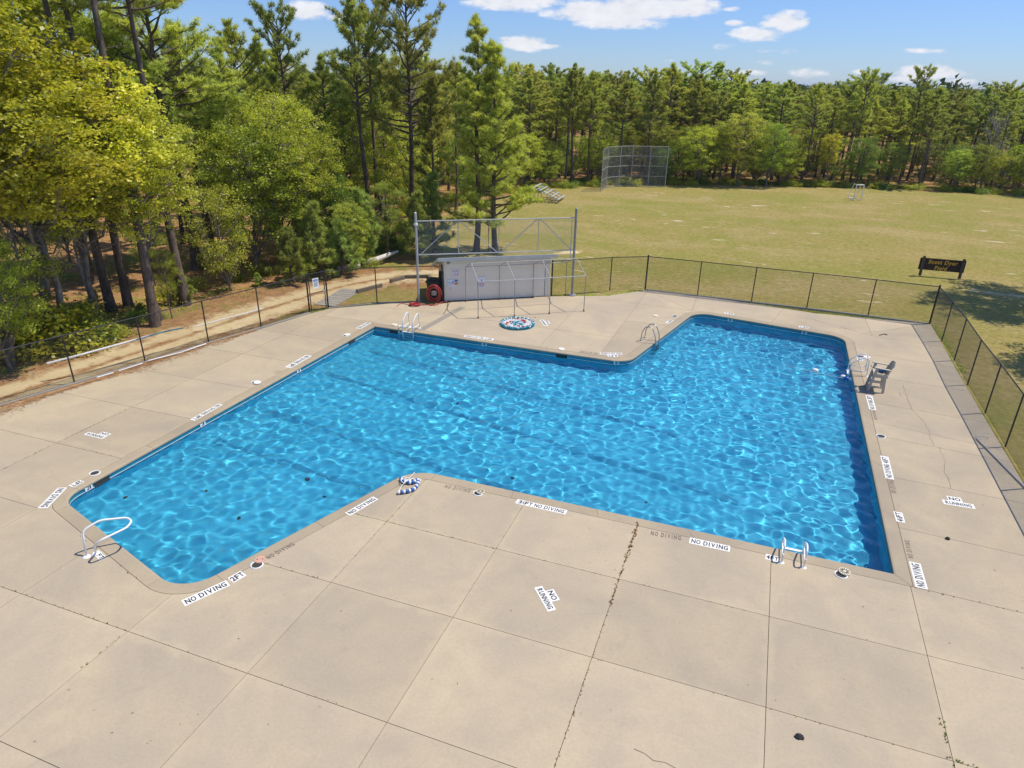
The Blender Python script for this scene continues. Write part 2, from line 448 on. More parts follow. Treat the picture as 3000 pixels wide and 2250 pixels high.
def ground_mat(t, b):
    p = t.pos()
    straw = t.attr('straw'); sand = t.attr('sand')
    e = t.noise(p, .9, 6, .65, .4); e2 = t.noise(p, 4.5, 4, .7)
    jit = t.m('ADD', t.m('MULTIPLY', t.m('SUBTRACT', e, .5), 1.5), t.m('MULTIPLY', t.m('SUBTRACT', e2, .5), .7))
    # turf
    big = t.noise(p, .055, 5, .6, .5); mid = t.noise(p, .35, 6, .65, .8); fine = t.noise(p, 9, 4, .75); f2 = t.noise(p, 34, 3, .7)
    g = t.mix(t.rng(big, .38, .62), (.355, .265, .085), (.255, .250, .045))
    g = t.mix(t.rng(mid, .48, .68, 0, .75), g, (.40, .30, .125))
    wp = t.noise(t.map(p, (.6, 1.3, 1)), .13, 6, .65, .4); g = t.mix(t.rng(wp, .50, .62, 0, .7), g, (.45, .33, .15)); g = t.mix(t.rng(wp, .46, .34, 0, .6), g, (.245, .27, .045))
    g = t.mix(t.rng(mid, .42, .30, 0, .6), g, (.20, .235, .04))
    g = t.mix(t.rng(fine, .45, .75, 0, .55), g, (.44, .36, .16))
    g = t.mix(t.rng(f2, .55, .3, 0, .6), g, (.13, .14, .03))
    gr = t.noise(p, 3.2, 5, .8)
    g = t.mix(t.rng(gr, .52, .40, 0, .55), g, (.17, .165, .035)); g = t.mix(t.rng(gr, .56, .70, 0, .6), g, (.52, .42, .20))
    # bare sandy scars in the turf
    sp = t.noise(t.map(p, (.45, 1.2, 1)), .8, 3, .6, .2); spm = t.noise(p, .06, 2, .5)
    scar = t.m('MULTIPLY', t.rng(t.m('ADD', sp, t.m('MULTIPLY', e2, .12)), .69, .745), t.rng(spm, .47, .56))
    g = t.mix(t.m('MULTIPLY', scar, .9), g, (.62, .52, .36))
    # straw litter
    sn = t.noise(p, 2.2, 6, .7, .6); s2 = t.noise(p, 16, 4, .75)
    s = t.mix(t.rng(sn, .35, .65), (.24, .12, .05), (.46, .26, .12))
    s = t.mix(t.rng(s2, .5, .75, 0, .7), s, (.60, .41, .22))
    s = t.mix(t.rng(s2, .42, .28, 0, .7), s, (.12, .065, .03))
    gp = t.noise(p, .28, 5, .6, .5)
    s = t.mix(t.m('MULTIPLY', t.rng(gp, .52, .62), t.rng(fine, .3, .6)), s, (.19, .24, .04))
    # sand
    a = t.mix(t.rng(mid, .3, .7), (.58, .44, .24), (.74, .60, .37))
    a = t.mix(t.rng(fine, .55, .8, 0, .4), a, (.38, .26, .13))
    col = t.mix(t.rng(t.m('ADD', straw, t.m('MULTIPLY', jit, .5)), .42, .58), g, s)
    col = t.mix(t.rng(t.m('ADD', sand, t.m('MULTIPLY', jit, .8)), .36, .64), col, a)
    t.put(b.inputs['Base Color'], col); b.inputs['Roughness'].default_value = .95; b.inputs['Specular IOR Level'].default_value = .1
    t.put(b.inputs['Normal'], t.bump(t.m('ADD', t.m('MULTIPLY', fine, 1.0), f2), .7, .05))


M['ground'] = mat('turf_straw_and_sand', (.2, .2, .06), .95, 0, ground_mat)


# ------------------------------------------------------------------ terrain
def seg_dist(P, a, b):
    a = np.array(a[:2]); b = np.array(b[:2]); d = b - a
    k = np.clip(((P - a) @ d) / max(d @ d, 1e-9), 0, 1)
    return np.hypot(*(P - (a + k[:, None] * d)).T)


def in_poly(P, poly):
    x, y = P[:, 0], P[:, 1]; ins = np.zeros(len(P), bool)
    for i in range(len(poly)):
        x1, y1 = poly[i][:2]; x2, y2 = poly[i - 1][:2]
        if y1 == y2: continue
        c = ((y1 > y) != (y2 > y)) & (x < (x2 - x1) * (y - y1) / (y2 - y1) + x1); ins ^= c
    return ins


def poly_dist(P, poly):
    return np.min([seg_dist(P, poly[i - 1], poly[i]) for i in range(len(poly))], axis=0)


EDGE = [D(*q) for q in ((-420, 960), (-200, 862), (0, 800), (100, 772), (250, 733), (400, 690), (560, 642), (700, 603), (830, 590), (890, 572), (930, 535), (955, 470),
                        (1000, 440), (1090, 424), (1170, 407), (1300, 401), (1440, 399), (1700, 402), (1900, 408), (2212, 423), (2400, 433), (2700, 450))]
FOREST = EDGE + [Vector((900, 60, 0)), Vector((900, 1500, 0)), Vector((-900, 1500, 0)), Vector((-900, -20, 0))]
TRACK = [S(*q) for q in ((-500, 1330), (-200, 1232), (0, 1165), (200, 1098), (400, 1030), (610, 960), (750, 912), (900, 866), (1000, 838), (1090, 820), (1180, 808), (1262, 803))]
BARE = [S(*q) for q in ((1370, 560), (1480, 555), (1590, 560))]
BARE2 = [S(*q) for q in ((2850, 850), (2960, 862), (3150, 880))]
BARE3 = [S(*q) for q in ((1640, 740), (1690, 735))]

DECK = [S(*q) for q in ((-60, 1222), (0, 1202), (219, 1134), (427, 1070), (610, 1007), (750, 968), (906, 919), (965, 904), (1144, 889), (1232, 887), (1272, 893), (1345, 882), (1615, 868), (1785, 866), (1890, 850), (2043, 866), (2250, 896), (2382, 917))]
DECK += [U(.79, 3.488), U(.79, 3.21), U(.786, 2.87), U(.785, -.4), U(-3.1, -.4), U(-3.1, .9)]


def hill(x, y):
    r = np.hypot(x, y); a = np.arctan2(x, y) + YAW
    k = np.clip((r - 110) / 900, 0, 1); k = k * k * (3 - 2 * k)
    s = np.clip((a - .02) / .30, 0, 1); s = s * s * (3 - 2 * s)
    return k * (1.0 - s * 10.0)


def ground_attrs(P):
    dF = poly_dist(P, EDGE + EDGE[-2:0:-1]); sF = np.where(in_poly(P, FOREST), 1, -1) * dF
    straw = np.clip(.5 + sF / 3.0, 0, 1)
    dT = np.min([seg_dist(P, TRACK[i], TRACK[i + 1]) for i in range(len(TRACK) - 1)], axis=0)
    sand = np.clip(1.15 - dT / 2.3, 0, 1) * .85
    sand = np.where(dT < .5, sand - .55 * (1 - dT / .5), sand)
    straw = np.maximum(straw, np.clip(1.2 - dT / 4.5, 0, 1) * .80)
    for B, w, k in ((BARE, 1.6, .75), (BARE2, 1.6, .62), (BARE3, .9, .9)):
        dB = np.min([seg_dist(P, B[i], B[i + 1]) for i in range(len(B) - 1)], axis=0)
        sand = np.maximum(sand, np.clip(1 - dB / w, 0, 1) * k)
    return straw, sand


def axis(lo, hi, step, far):
    a = list(np.arange(lo, hi + 1e-6, step)); s = step; v = hi
    while v < far: s *= 1.22; v += s; a.append(v)
    s = step; v = lo
    while v > -far: s *= 1.22; v -= s; a.insert(0, v)
    return np.array(a)


gx = axis(-48, 44, .6, 6000); gy = axis(-8, 108, .6, 6000)
GX, GY = np.meshgrid(gx, gy); P2 = np.stack([GX.ravel(), GY.ravel()], 1)
inD = in_poly(P2, DECK); dD = poly_dist(P2, DECK)
GZ = hill(P2[:, 0], P2[:, 1]) - .05
GZ = np.where(inD & (dD > .75), -3.4, GZ)
near = (np.abs(P2[:, 0]) < 130) & (P2[:, 1] < 200) & (P2[:, 1] > -100)
straw = np.where(in_poly(P2, FOREST), 1.0, 0.0); sand = np.zeros(len(P2))
st_, sa_ = ground_attrs(P2[near]); straw[near] = st_; sand[near] = sa_
idx = np.arange(len(P2)).reshape(GX.shape)
F = np.stack([idx[:-1, :-1], idx[:-1, 1:], idx[1:, 1:], idx[1:, :-1]], -1).reshape(-1, 4)
me = np_mesh('ground', np.column_stack([P2, GZ]), F, M['ground'], {'straw': straw, 'sand': sand}, True)
link('ground', me, kind='structure', label='mown turf field running into brown pine straw under the trees')


def strip(name, line, hw, z, kind='structure', label=None):
    pts = []
    for i in range(len(line) - 1):
        n = max(1, int((line[i + 1] - line[i]).length / .7))
        pts += [line[i].lerp(line[i + 1], k / n) for k in range(n)]
    pts.append(line[-1]); V = []; nc = 13
    for i, p in enumerate(pts):
        d = (pts[min(i + 1, len(pts) - 1)] - pts[max(i - 1, 0)]).normalized(); n = Vector((-d.y, d.x, 0))
        V += [tuple(p + n * hw * (2 * j / (nc - 1) - 1) + Vector((0, 0, z))) for j in range(nc)]
    V = np.array(V); ix = np.arange(len(V)).reshape(-1, nc)
    F = np.stack([ix[:-1, :-1], ix[1:, :-1], ix[1:, 1:], ix[:-1, 1:]], -1).reshape(-1, 4)[:, ::-1]
    a, b = ground_attrs(V[:, :2])
    return link(name, np_mesh(name, V, F, M['ground'], {'straw': a, 'sand': b}, True), kind=kind, label=label)


strip('sandy_track', TRACK, 2.0, -.044, label='pale sandy two-wheel track between the fence and the woods')

# ------------------------------------------------------------------ pool outline
POOL = [((-1.544, 2.468), .02), ((-1.584, .989), .065), ((-1.031, .823), .085), ((-.813, 1.4525), .095), ((.398, 1.452), .012),
        ((.405, 3.135), .085), ((-.2485, 3.243), .085), ((-.420, 2.477), .085)]


def lineint(p, d, q, e):
    k = ((q[0] - p[0]) * e[1] - (q[1] - p[1]) * e[0]) / (d[0] * e[1] - d[1] * e[0]); return Vector((p[0] + d[0] * k, p[1] + d[1] * k))


def fillet_path(off, na=10, sub=2.95):
    """counter-clockwise pool outline (metres), offset outwards by off; equal vertex count for any off"""
    vs = [Vector(p) * H for p, _ in POOL]; n = len(vs); out = []
    vo = []
    for i in range(n):
        a, b, c = vs[i - 1], vs[i], vs[(i + 1) % n]
        d1 = (b - a).normalized(); d2 = (c - b).normalized()
        n1 = Vector((d1.y, -d1.x)); n2 = Vector((d2.y, -d2.x))
        vo.append(lineint(a + n1 * off, d1, c + n2 * off, d2))
    for i in range(n):
        a, b, c = vo[i - 1], vo[i], vo[(i + 1) % n]; d1 = (b - a).normalized(); d2 = (c - b).normalized()
        cr = d1.x * d2.y - d1.y * d2.x; ang = math.acos(max(-1, min(1, d1.dot(d2))))
        r = POOL[i][1] * H + (off if cr > 0 else -off)
        if POOL[i][1] < .03: r = .03 if cr > 0 else .03
        r = max(r, .02); t = r * math.tan(ang / 2); s = b - d1 * t
        nn = Vector((-d1.y, d1.x)) * (1 if cr > 0 else -1); cen = s + nn * r
        a0 = math.atan2(*(s - cen).yx)
        for k in range(na + 1):
            th = a0 + (ang * k / na) * (1 if cr > 0 else -1)
            out.append((cen + Vector((math.cos(th), math.sin(th))) * r, k == 0 or k == na))
    res = []; m = len(out)
    base = out
    for i in range(m):
        p, f = base[i]; q, g = base[(i + 1) % m]; res.append((p, f and (i % (na + 1)) in (0, na)))
        if i % (na + 1) == na:
            L0 = SUBL.get(i)
            if L0 is None:
                L0 = max(1, round((q - p).length / sub)); SUBL[i] = L0
            for k in range(1, L0): res.append((p.lerp(q, k / L0), True))
    return res


SUBL = {}
inner = fillet_path(0.0); IN = [p for p, _ in inner]; CUT = [f for _, f in inner]
OUT = [p for p, _ in fillet_path(.355)]
LIP = [p for p, _ in fillet_path(-.045)]
NP_ = len(IN)

WL = -.24


def pool_depth(x, y):
    u = (x / H + 1.58) / 2.0
    return -(.80 + .42 * np.clip(u, 0, 1) + .2 * np.clip((y / H - 2.4), 0, 1))


pool = thing('swimming_pool', 'large angular swimming pool of blue plaster sunk in the concrete deck', 'swimming pool')
# floor
g = .5; xs = np.arange(-19.5, 5.6, g); ys = np.arange(9, 39, g); X, Y = np.meshgrid(xs, ys); Pf = np.stack([X.ravel(), Y.ravel()], 1)
okv = in_poly(Pf, OUT).reshape(X.shape); idx = np.arange(len(Pf)).reshape(X.shape)
Fq = np.stack([idx[:-1, :-1], idx[:-1, 1:], idx[1:, 1:], idx[1:, :-1]], -1).reshape(-1, 4)
ok = okv[:-1, :-1] | okv[:-1, 1:] | okv[1:, 1:] | okv[1:, :-1]
Fq = Fq[ok.ravel()]
fl = link('pool_floor', np_mesh('pool_floor', np.column_stack([Pf, pool_depth(Pf[:, 0], Pf[:, 1])]), Fq, M['plaster']), parent=pool)
fl.cycles.is_caustics_receiver = True
# walls with the tiled band
mb = MB()
for i in range(NP_):
    a, b = IN[i], IN[(i + 1) % NP_]; mb.add([(a.x, a.y, -2.4), (b.x, b.y, -2.4), (b.x, b.y, -.33), (a.x, a.y, -.33)], [(3, 2, 1, 0)])
wl = mb.obj('pool_wall', M['plaster'], pool); wl.cycles.is_caustics_receiver = True
mb = MB(); ml = MB()
for i in range(NP_):
    a, b = IN[i], IN[(i + 1) % NP_]
    n = Vector((-(b - a).y, (b - a).x)).normalized() * .012; a2 = a + n; b2 = b + n
    mb.add([(a2.x, a2.y, -.34), (b2.x, b2.y, -.34), (b2.x, b2.y, -.03), (a2.x, a2.y, -.03), (a.x, a.y, -.34), (b.x, b.y, -.34)], [(3, 2, 1, 0), (0, 1, 5, 4)])
    a3 = a + n * 1.6; b3 = b + n * 1.6
    ml.add([(a3.x, a3.y, -.225), (b3.x, b3.y, -.225), (b3.x, b3.y, -.20), (a3.x, a3.y, -.20)], [(3, 2, 1, 0)])
mb.obj('tile_band', M['tile'], pool); ml.obj('waterline_reflection_strip', M['white_line'], pool)  # white strip paints in the bright reflection along the waterline
# coping stones
st = 0
marks = [i for i in range(NP_) if CUT[i]]
for q in range(len(marks)):
    i0 = marks[q]; i1 = marks[(q + 1) % len(marks)]
    ids = [i0]; k = i0
    while k != i1: k = (k + 1) % NP_; ids.append(k)
    o_ = [OUT[k] for k in ids]; l_ = [LIP[k] for k in ids]
    e0 = (o_[1] - o_[0]).normalized() * .004; e1 = (o_[-1] - o_[-2]).normalized() * .004
    o_[0] = o_[0] + e0; l_[0] = l_[0] + e0; o_[-1] = o_[-1] - e1; l_[-1] = l_[-1] - e1
    n = len(ids); prof = ((0, -.09), (0, 0), (.86, .004), (.97, -.008), (1, -.03), (1, -.07), (.9, -.085))
    vs = []
    for w_, z in prof:
        for a, b in zip(o_, l_): p = a.lerp(b, w_); vs.append((p.x, p.y, z))
    fs = []; kp = len(prof)
    for r in range(kp - 1):
        for j in range(n - 1): fs.append((r * n + j, r * n + j + 1, (r + 1) * n + j + 1, (r + 1) * n + j))
    fs.append(tuple(r * n for r in range(kp))); fs.append(tuple(r * n + n - 1 for r in range(kp - 1, -1, -1)))
    c = MB(); c.add(vs, fs); c.obj('coping_stone', M['coping'], pool)
# lane lines on the floor
for lx in (-1.28, -1.02, -.74, -.47):
    pass
for (x0, y0, x1, y1) in ((-1.50, 1.44, -.75, 1.37), (-1.50, 1.67, -.30, 1.50), (-1.49, 2.02, .05, 1.72), (-1.46, 2.28, -.15, 2.04)):
    a, b = Vector((x0 * H, y0 * H)), Vector((x1 * H, y1 * H)); n = Vector((0, .13))
    N = 20; vs = []; 
    for k in range(N + 1):
        p = a.lerp(b, k / N)
        for s_ in (-1, 1): q = p + n * s_; vs.append((q.x, q.y, float(pool_depth(q.x, q.y)) + .012))
    m_ = MB(); m_.add(vs, [(2 * k, 2 * k + 2, 2 * k + 3, 2 * k + 1) for k in range(N)])
    lo = m_.obj('lane_line', M['lane'], pool); lo.cycles.is_caustics_receiver = True
# leaves and drains seen dark on the floor
for (px, py) in ((537, 1373), (610, 1462), (706, 1540), (372, 1482), (1368, 1306), (1888, 1487), (905, 1425), (2188, 1150), (1340, 1195), (952, 1478), (1585, 1180), (1500, 1420)):
    z = -1.3; p = S(px, py, WL); p = p + (p - Vector((0, 0, H))).normalized() * 1.2; zz = float(pool_depth(p.x, p.y)) + .015
    m_ = MB(); m_.disc((p.x, p.y, zz), .06, .012, 9); o = m_.obj('sunken_leaf', M['hole'], pool); o.cycles.is_caustics_receiver = True


# water
def build_water():
    dx = .05; rng = np.random.default_rng(11)
    xs = np.arange(-19.2, 5.3, dx); ys = np.arange(9.2, 38.8, dx); X, Y = np.meshgrid(xs, ys); Z = np.zeros_like(X)
    for i in range(90):
        lam = .23 * 2 ** (rng.random() * 2.0); k = 2 * math.pi / lam; t = rng.normal(.9, 1.2); ph = rng.random() * 6.28
        Z += .0021 * (lam / .5) ** 1.5 * np.sin(k * (X * math.cos(t) + Y * math.sin(t)) + ph + .8 * np.sin(X * .35 * rng.random() + Y * .3 * rng.random() + ph))
    Z *= .82 + .30 * np.sin(X * .42 + 1.1 * np.sin(Y * .21)) * np.sin(Y * .37 + X * .15 + .6)
    P = np.stack([X.ravel(), Y.ravel()], 1); mid = [a.lerp(b, .35) for a, b in zip(IN, OUT)]
    okv = in_poly(P, mid).reshape(X.shape); idx = np.arange(len(P)).reshape(X.shape)
    F = np.stack([idx[:-1, :-1], idx[:-1, 1:], idx[1:, 1:], idx[1:, :-1]], -1).reshape(-1, 4)
    ok = (okv[:-1, :-1] & okv[:-1, 1:] & okv[1:, 1:] & okv[1:, :-1]).ravel(); F = F[ok]
    used = np.unique(F); rm = np.zeros(len(P), np.int64); rm[used] = np.arange(len(used))
    wm = mat('pool_water', (.80, .95, 1.0), 0.0); b = wm.node_tree.nodes['Principled BSDF']
    b.inputs['Transmission Weight'].default_value = 1; b.inputs['IOR'].default_value = 1.33
    V = np.column_stack([P, Z.ravel() + WL])[used]
    o = link('pool_water', np_mesh('pool_water', V, rm[F], wm, smooth=True), kind='structure', label='clear blue rippled pool water with bright sun nets')
    o.cycles.is_caustics_caster = True


build_water()

# ------------------------------------------------------------------ deck slabs
J = [((-3.1, .705), (.79, .705)), ((-3.1, .447), (.79, .447)), ((-3.1, .19), (.79, .19)), ((-3.1, -.08), (.79, -.08)), ((-.95, .971), (.79, .971)), ((-.89, 1.210), (.79, 1.210)),
     ((.42, 1.422), (.79, 1.41)), ((-1.34, -.4), (-1.34, .90)), ((-1.047, -.4), (-1.047, .83)), ((-.76, -.4), (-.76, 1.44)), ((-.47, -.4), (-.47, 1.44)),
     ((-.18, -.4), (-.18, 1.44)), ((.134, -.4), (.134, 1.44)), ((.423, -.4), (.423, 1.44)), ((-1.599, -.4), (-1.599, .96)), ((-1.857, -.4), (-1.857, 1.28)), ((-1.857, 1.28), (-1.848, 1.6)),
     ((-1.848, 1.6), (-1.842, 1.98)), ((-1.842, 1.98), (-1.822, 2.495)), ((-1.822, 2.495), (-1.84, 2.70)), ((-2.6, .939), (-1.58, .939)), ((-2.5, 1.19), (-1.58, 1.199)), ((-2.3, 1.452), (-1.58, 1.466)),
     ((-2.2, 1.703), (-1.58, 1.725)), ((-2.1, 1.975), (-1.58, 1.981)), ((-2.1, 2.232), (-1.56, 2.236)), ((-1.822, 2.495), (-1.56, 2.515)), ((-1.567, 2.49), (-1.58, 2.76)),
     ((-1.84, 2.70), (-1.332, 2.738)), ((-1.332, 2.738), (-.441, 2.735)), ((-1.335, 2.49), (-1.30, 2.90)), ((-1.049, 2.49), (-1.046, 2.732)), ((-.791, 2.48), (-.785, 3.42)),
     ((-.539, 2.48), (-.522, 3.56)), ((-.532, 2.975), (-.31, 2.995)), ((-.785, 3.268), (-.25, 3.255)), ((-.55, 3.535), (-.262, 3.26)), ((-.262, 3.24), (-.27, 3.6)), ((.089, 3.17), (.16, 3.52)),
     ((-.262, 3.38), (.081, 3.352)), ((.081, 3.352), (.271, 3.347)), ((.271, 3.347), (.518, 3.198)), ((.518, 3.198), (.80, 3.158)), ((.512, 3.53), (.518, 3.198)), ((.41, 3.155), (.81, 3.51)),
     ((.42, 2.951), (.80, 2.921)), ((.42, 2.702), (.80, 2.678)), ((.42, 2.440), (.80, 2.409)), ((.42, 2.277), (.80, 2.215)), ((.42, 2.176), (.80, 2.14)), ((.42, 1.916), (.80, 1.897)), ((.42, 1.656), (.80, 1.634)),
     ((-1.857, .571), (-1.857, .571))][:-1]


def build_deck():
    deck = thing('concrete_deck', None, None, kind='structure')
    deck['label'] = 'weathered tan concrete pool deck of jointed slabs'
    vs = []; es = []
    nD = len(DECK)
    for p in DECK: vs.append(Vector((p.x, p.y)))
    es += [(i, (i + 1) % nD) for i in range(nD)]
    o0 = len(vs)
    oo = [p for p, _ in fillet_path(.362)]
    vs += oo; es += [(o0 + i, o0 + (i + 1) % len(oo)) for i in range(len(oo))]
    for a, b in J:
        a = Vector(a) * H; b = Vector(b) * H; d = (b - a).normalized() * .03
        es.append((len(vs), len(vs) + 1)); vs += [a - d, b + d]
    V, E_, Fc, ov, oe, of = geometry.delaunay_2d_cdt(vs, es, [], 0, 1e-4)
    cons = {tuple(sorted(e)) for e, o in zip(E_, oe) if o}
    cen = np.array([[sum(V[i].x for i in f) / 3, sum(V[i].y for i in f) / 3] for f in Fc])
    keep = in_poly(cen, DECK) & ~in_poly(cen, oo)
    emap = {}
    for fi, f in enumerate(Fc):
        if not keep[fi]: continue
        for j in range(3): emap.setdefault(tuple(sorted((f[j], f[(j + 1) % 3]))), []).append(fi)
    seen = set(); base = MB()
    for fi in range(len(Fc)):
        if not keep[fi]: continue
        f = Fc[fi]; base.add([(V[i].x, V[i].y, -.026) for i in f], [(0, 1, 2)])
        if fi in seen: continue
        comp = []; stack = [fi]; seen.add(fi)
        while stack:
            q = stack.pop(); comp.append(q); f = Fc[q]
            for j in range(3):
                e = tuple(sorted((f[j], f[(j + 1) % 3])))
                if e in cons: continue
                for r in emap[e]:
                    if r not in seen: seen.add(r); stack.append(r)
        be = {}
        cnt = {}
        for q in comp:
            f = Fc[q]
            for j in range(3): cnt[tuple(sorted((f[j], f[(j + 1) % 3])))] = cnt.get(tuple(sorted((f[j], f[(j + 1) % 3]))), 0) + 1
        area = sum(abs(geometry.area_tri(V[Fc[q][0]].to_3d(), V[Fc[q][1]].to_3d(), V[Fc[q][2]].to_3d())) for q in comp)
        if area < .02: continue
        off = {}; bedges = []
        for q in comp:
            f = Fc[q]
            for j in range(3):
                a, b = f[j], f[(j + 1) % 3]
                if cnt[tuple(sorted((a, b)))] == 1:
                    d = (V[b] - V[a]); 
                    if d.length < 1e-6: continue
                    d.normalize(); n = Vector((-d.y, d.x)); bedges.append((a, b))
                    off.setdefault(a, []).append(n); off.setdefault(b, []).append(n)
        G = .0065
        ids = sorted({i for q in comp for i in Fc[q]}); loc = {v: k for k, v in enumerate(ids)}
        top = []
        for v in ids:
            p = V[v].copy()
            if v in off:
                ns = off[v]; m_ = sum(ns, Vector((0, 0)))
                if m_.length > .2:
                    m_.normalize(); c = max(.35, min(m_.dot(n) for n in ns)); p = p + m_ * (G / c)
            top.append(p)
        n = len(ids); vv = [(p.x, p.y, 0) for p in top] + [(p.x, p.y, -.03) for p in top]
        ff = [tuple(loc[i] for i in Fc[q]) for q in comp] + [(loc[b], loc[a], n + loc[a], n + loc[b]) for a, b in bedges]
        m2 = MB(); m2.add(vv, ff); m2.obj('slab', M['deck'], deck)
    base.obj('joint_bed', M['joint'], deck)
    return deck


deck = build_deck()


def ribbon(pts, w, z, jag=0.0, seed=0):
    r = random.Random(seed); mb = MB(); P = []
    for i in range(len(pts) - 1):
        n = max(1, int((pts[i + 1] - pts[i]).length / .25))
        for k in range(n):
            p = pts[i].lerp(pts[i + 1], k / n); P.append(p + Vector((r.uniform(-1, 1), r.uniform(-1, 1), 0)) * jag)
    P.append(pts[-1]); vs = []
    for i, p in enumerate(P):
        d = (P[min(i + 1, len(P) - 1)] - P[max(i - 1, 0)]).normalized(); nn = Vector((-d.y, d.x, 0)) * w * r.uniform(.5, 1.2)
        vs += [(p.x + nn.x, p.y + nn.y, z), (p.x - nn.x, p.y - nn.y, z)]
    mb.add(vs, [(2 * i + 1, 2 * i + 3, 2 * i + 2, 2 * i) for i in range(len(P) - 1)]); return mb


for i, cr in enumerate([
    [c05(905, 475), c05(945, 600), c05(1000, 740), c05(1030, 760)], [c05(1035, 770), c05(1140, 880), c05(1190, 985), c05(1190, 1020), c05(1240, 1130)],
    [c05(1295, 1145), c05(1330, 1230), c05(1362, 1300), c05(1350, 1340), c05(1350, 1415), c05(1390, 1480), c05(1420, 1590)],
    [c08(1060, 1490), c08(1150, 1530), c08(1220, 1580), c08(1330, 1612), c08(1420, 1652), c08(1500, 1700)],
    [c05(870, 545), c05(880, 600)]]):
    ribbon(cr, .009, .002, .02, i).obj('crack', M['crack'], deck)
# patched trench strip beside the far ladder
a, b = c01(1425, 1200), c01(1790, 1000); dd = (b - a).normalized(); nn = Vector((-dd.y, dd.x, 0)) * .19
mb = MB(); mb.add([a - nn + Vector((0, 0, .002)), a + nn + Vector((0, 0, .002)), b + nn + Vector((0, 0, .002)), b - nn + Vector((0, 0, .002))], [(0, 3, 2, 1)]); mb.obj('patched_strip', M['drainstrip'], deck)
# wear patch squares
for q in ([c04(250, 708), c04(345, 712), c04(325, 735), c04(248, 728)], [c01(185, 1548), c01(235, 1552), c01(195, 1578), c01(148, 1570)]):
    mb = MB(); mb.add([p + Vector((0, 0, .002)) for p in q], [(3, 2, 1, 0)]); mb.obj('cover_plate', M['coping'], deck)


# ------------------------------------------------------------------ painted lettering
_gl = {}


def glyph(ch):
    if ch in _gl: return _gl[ch]
    cu = bpy.data.curves.new('g', 'FONT'); cu.body = ch; cu.size = 1; cu.offset = .03
    o = bpy.data.objects.new('g', cu); COL.objects.link(o)
    bpy.context.view_layer.update()
    me = bpy.data.meshes.new_from_object(o.evaluated_get(bpy.context.evaluated_depsgraph_get()))
    v = [tuple(x.co) for x in me.vertices]; f = [tuple(p.vertices) for p in me.polygons]
    COL.objects.unlink(o); bpy.data.objects.remove(o); bpy.data.meshes.remove(me)
    if v:
        x0 = min(q[0] for q in v); x1 = max(q[0] for q in v); y0 = min(q[1] for q in v); y1 = max(q[1] for q in v)
    else: x0 = x1 = y0 = y1 = 0
    _gl[ch] = (v, f, x0, x1, y0, y1); return _gl[ch]


def text_mb(txt, L, h, stencil=True, adv=.86):
    """letters fill a box L x h, origin at its lower left corner"""
    mb = MB(); bars = MB(); units = []
    for ch in txt: units.append(.45 if ch == ' ' else .55 if ch in "I1.,'" else .62 if ch == '\u00bd' else 1)
    tot = sum(units); x = 0; w = L / tot
    for ch, u in zip(txt, units):
        if ch != ' ':
            v, f, x0, x1, y0, y1 = glyph(ch)
            cw = w * u * adv * (.45 if ch == 'I' else 1); cx = x + w * u * .5
            if v:
                vs = [(cx + ((q[0] - x0) / max(x1 - x0, 1e-6) - .5) * cw, ((q[1] - y0) / max(y1 - y0, 1e-6)) * h, 0) for q in v]
                mb.add(vs, f)
            if stencil and ch in 'ODG':
                bars.add([(cx - w * .03, -.01 * h, 0), (cx + w * .03, -.01 * h, 0), (cx + w * .03, h * 1.01, 0), (cx - w * .03, h * 1.01, 0)], [(0, 1, 2, 3)])
        x += w * u
    return mb, bars


def frame(bl, br, z=0.0):
    d = (br - bl); d.z = 0; L = d.length; d.normalize(); up = Vector((-d.y, d.x, 0))
    m = Matrix((d, up, Vector((0, 0, 1)))).transposed().to_4x4(); m.translation = Vector((bl.x, bl.y, z)); return m, L


def xf(mb, m, dz=0):
    mb.v = [tuple(m @ Vector((v[0], v[1], v[2] + dz))) for v in mb.v]; return mb


def marking(txt, bl, br, tl, panel=True, label=None, name='painted_warning', pad=.08, boxes=None):
    m, L = frame(bl, br); d = (br - bl).normalized(); up = Vector((-d.y, d.x, 0)); hgt = abs((tl - bl).dot(up))
    if boxes:
        root = None; pb = MB()
        for (x0, y0, x1, y1, _) in boxes: pb.add([(x0 * L, y0 * hgt, 0), (x1 * L, y0 * hgt, 0), (x1 * L, y1 * hgt, 0), (x0 * L, y1 * hgt, 0)], [(0, 1, 2, 3)])
        root = xf(pb, m, .003).obj(name, M['whitepaint'], deck, label=label)
        for (x0, y0, x1, y1, tx) in boxes:
            bw, bh = (x1 - x0) * L, (y1 - y0) * hgt
            t_, b_ = text_mb(tx, bw * .86, bh * .66)
            mm = m @ Matrix.Translation((x0 * L + bw * .07, y0 * hgt + bh * .17, 0))
            xf(t_, mm, .006).obj('lettering', M['blackpaint'], root); xf(b_, mm, .008).obj('stencil_gaps', M['whitepaint'], root)
        return
    if panel:
        pb = MB(); pb.add([(0, 0, 0), (L, 0, 0), (L, hgt, 0), (0, hgt, 0)], [(0, 1, 2, 3)])
        root = xf(pb, m, .003).obj(name, M['whitepaint'], deck, label=label)
        t_, b_ = text_mb(txt, L * (1 - pad), hgt * .70); mm = m @ Matrix.Translation((L * pad / 2, hgt * .15, 0))
        xf(t_, mm, .006).obj('lettering', M['blackpaint'], root); xf(b_, mm, .008).obj('stencil_gaps', M['whitepaint'], root)
    else:
        t_, b_ = text_mb(txt, L, hgt, adv=.7)
        xf(t_, m, .003).obj('faded_lettering', M['faded'], deck, label=label)


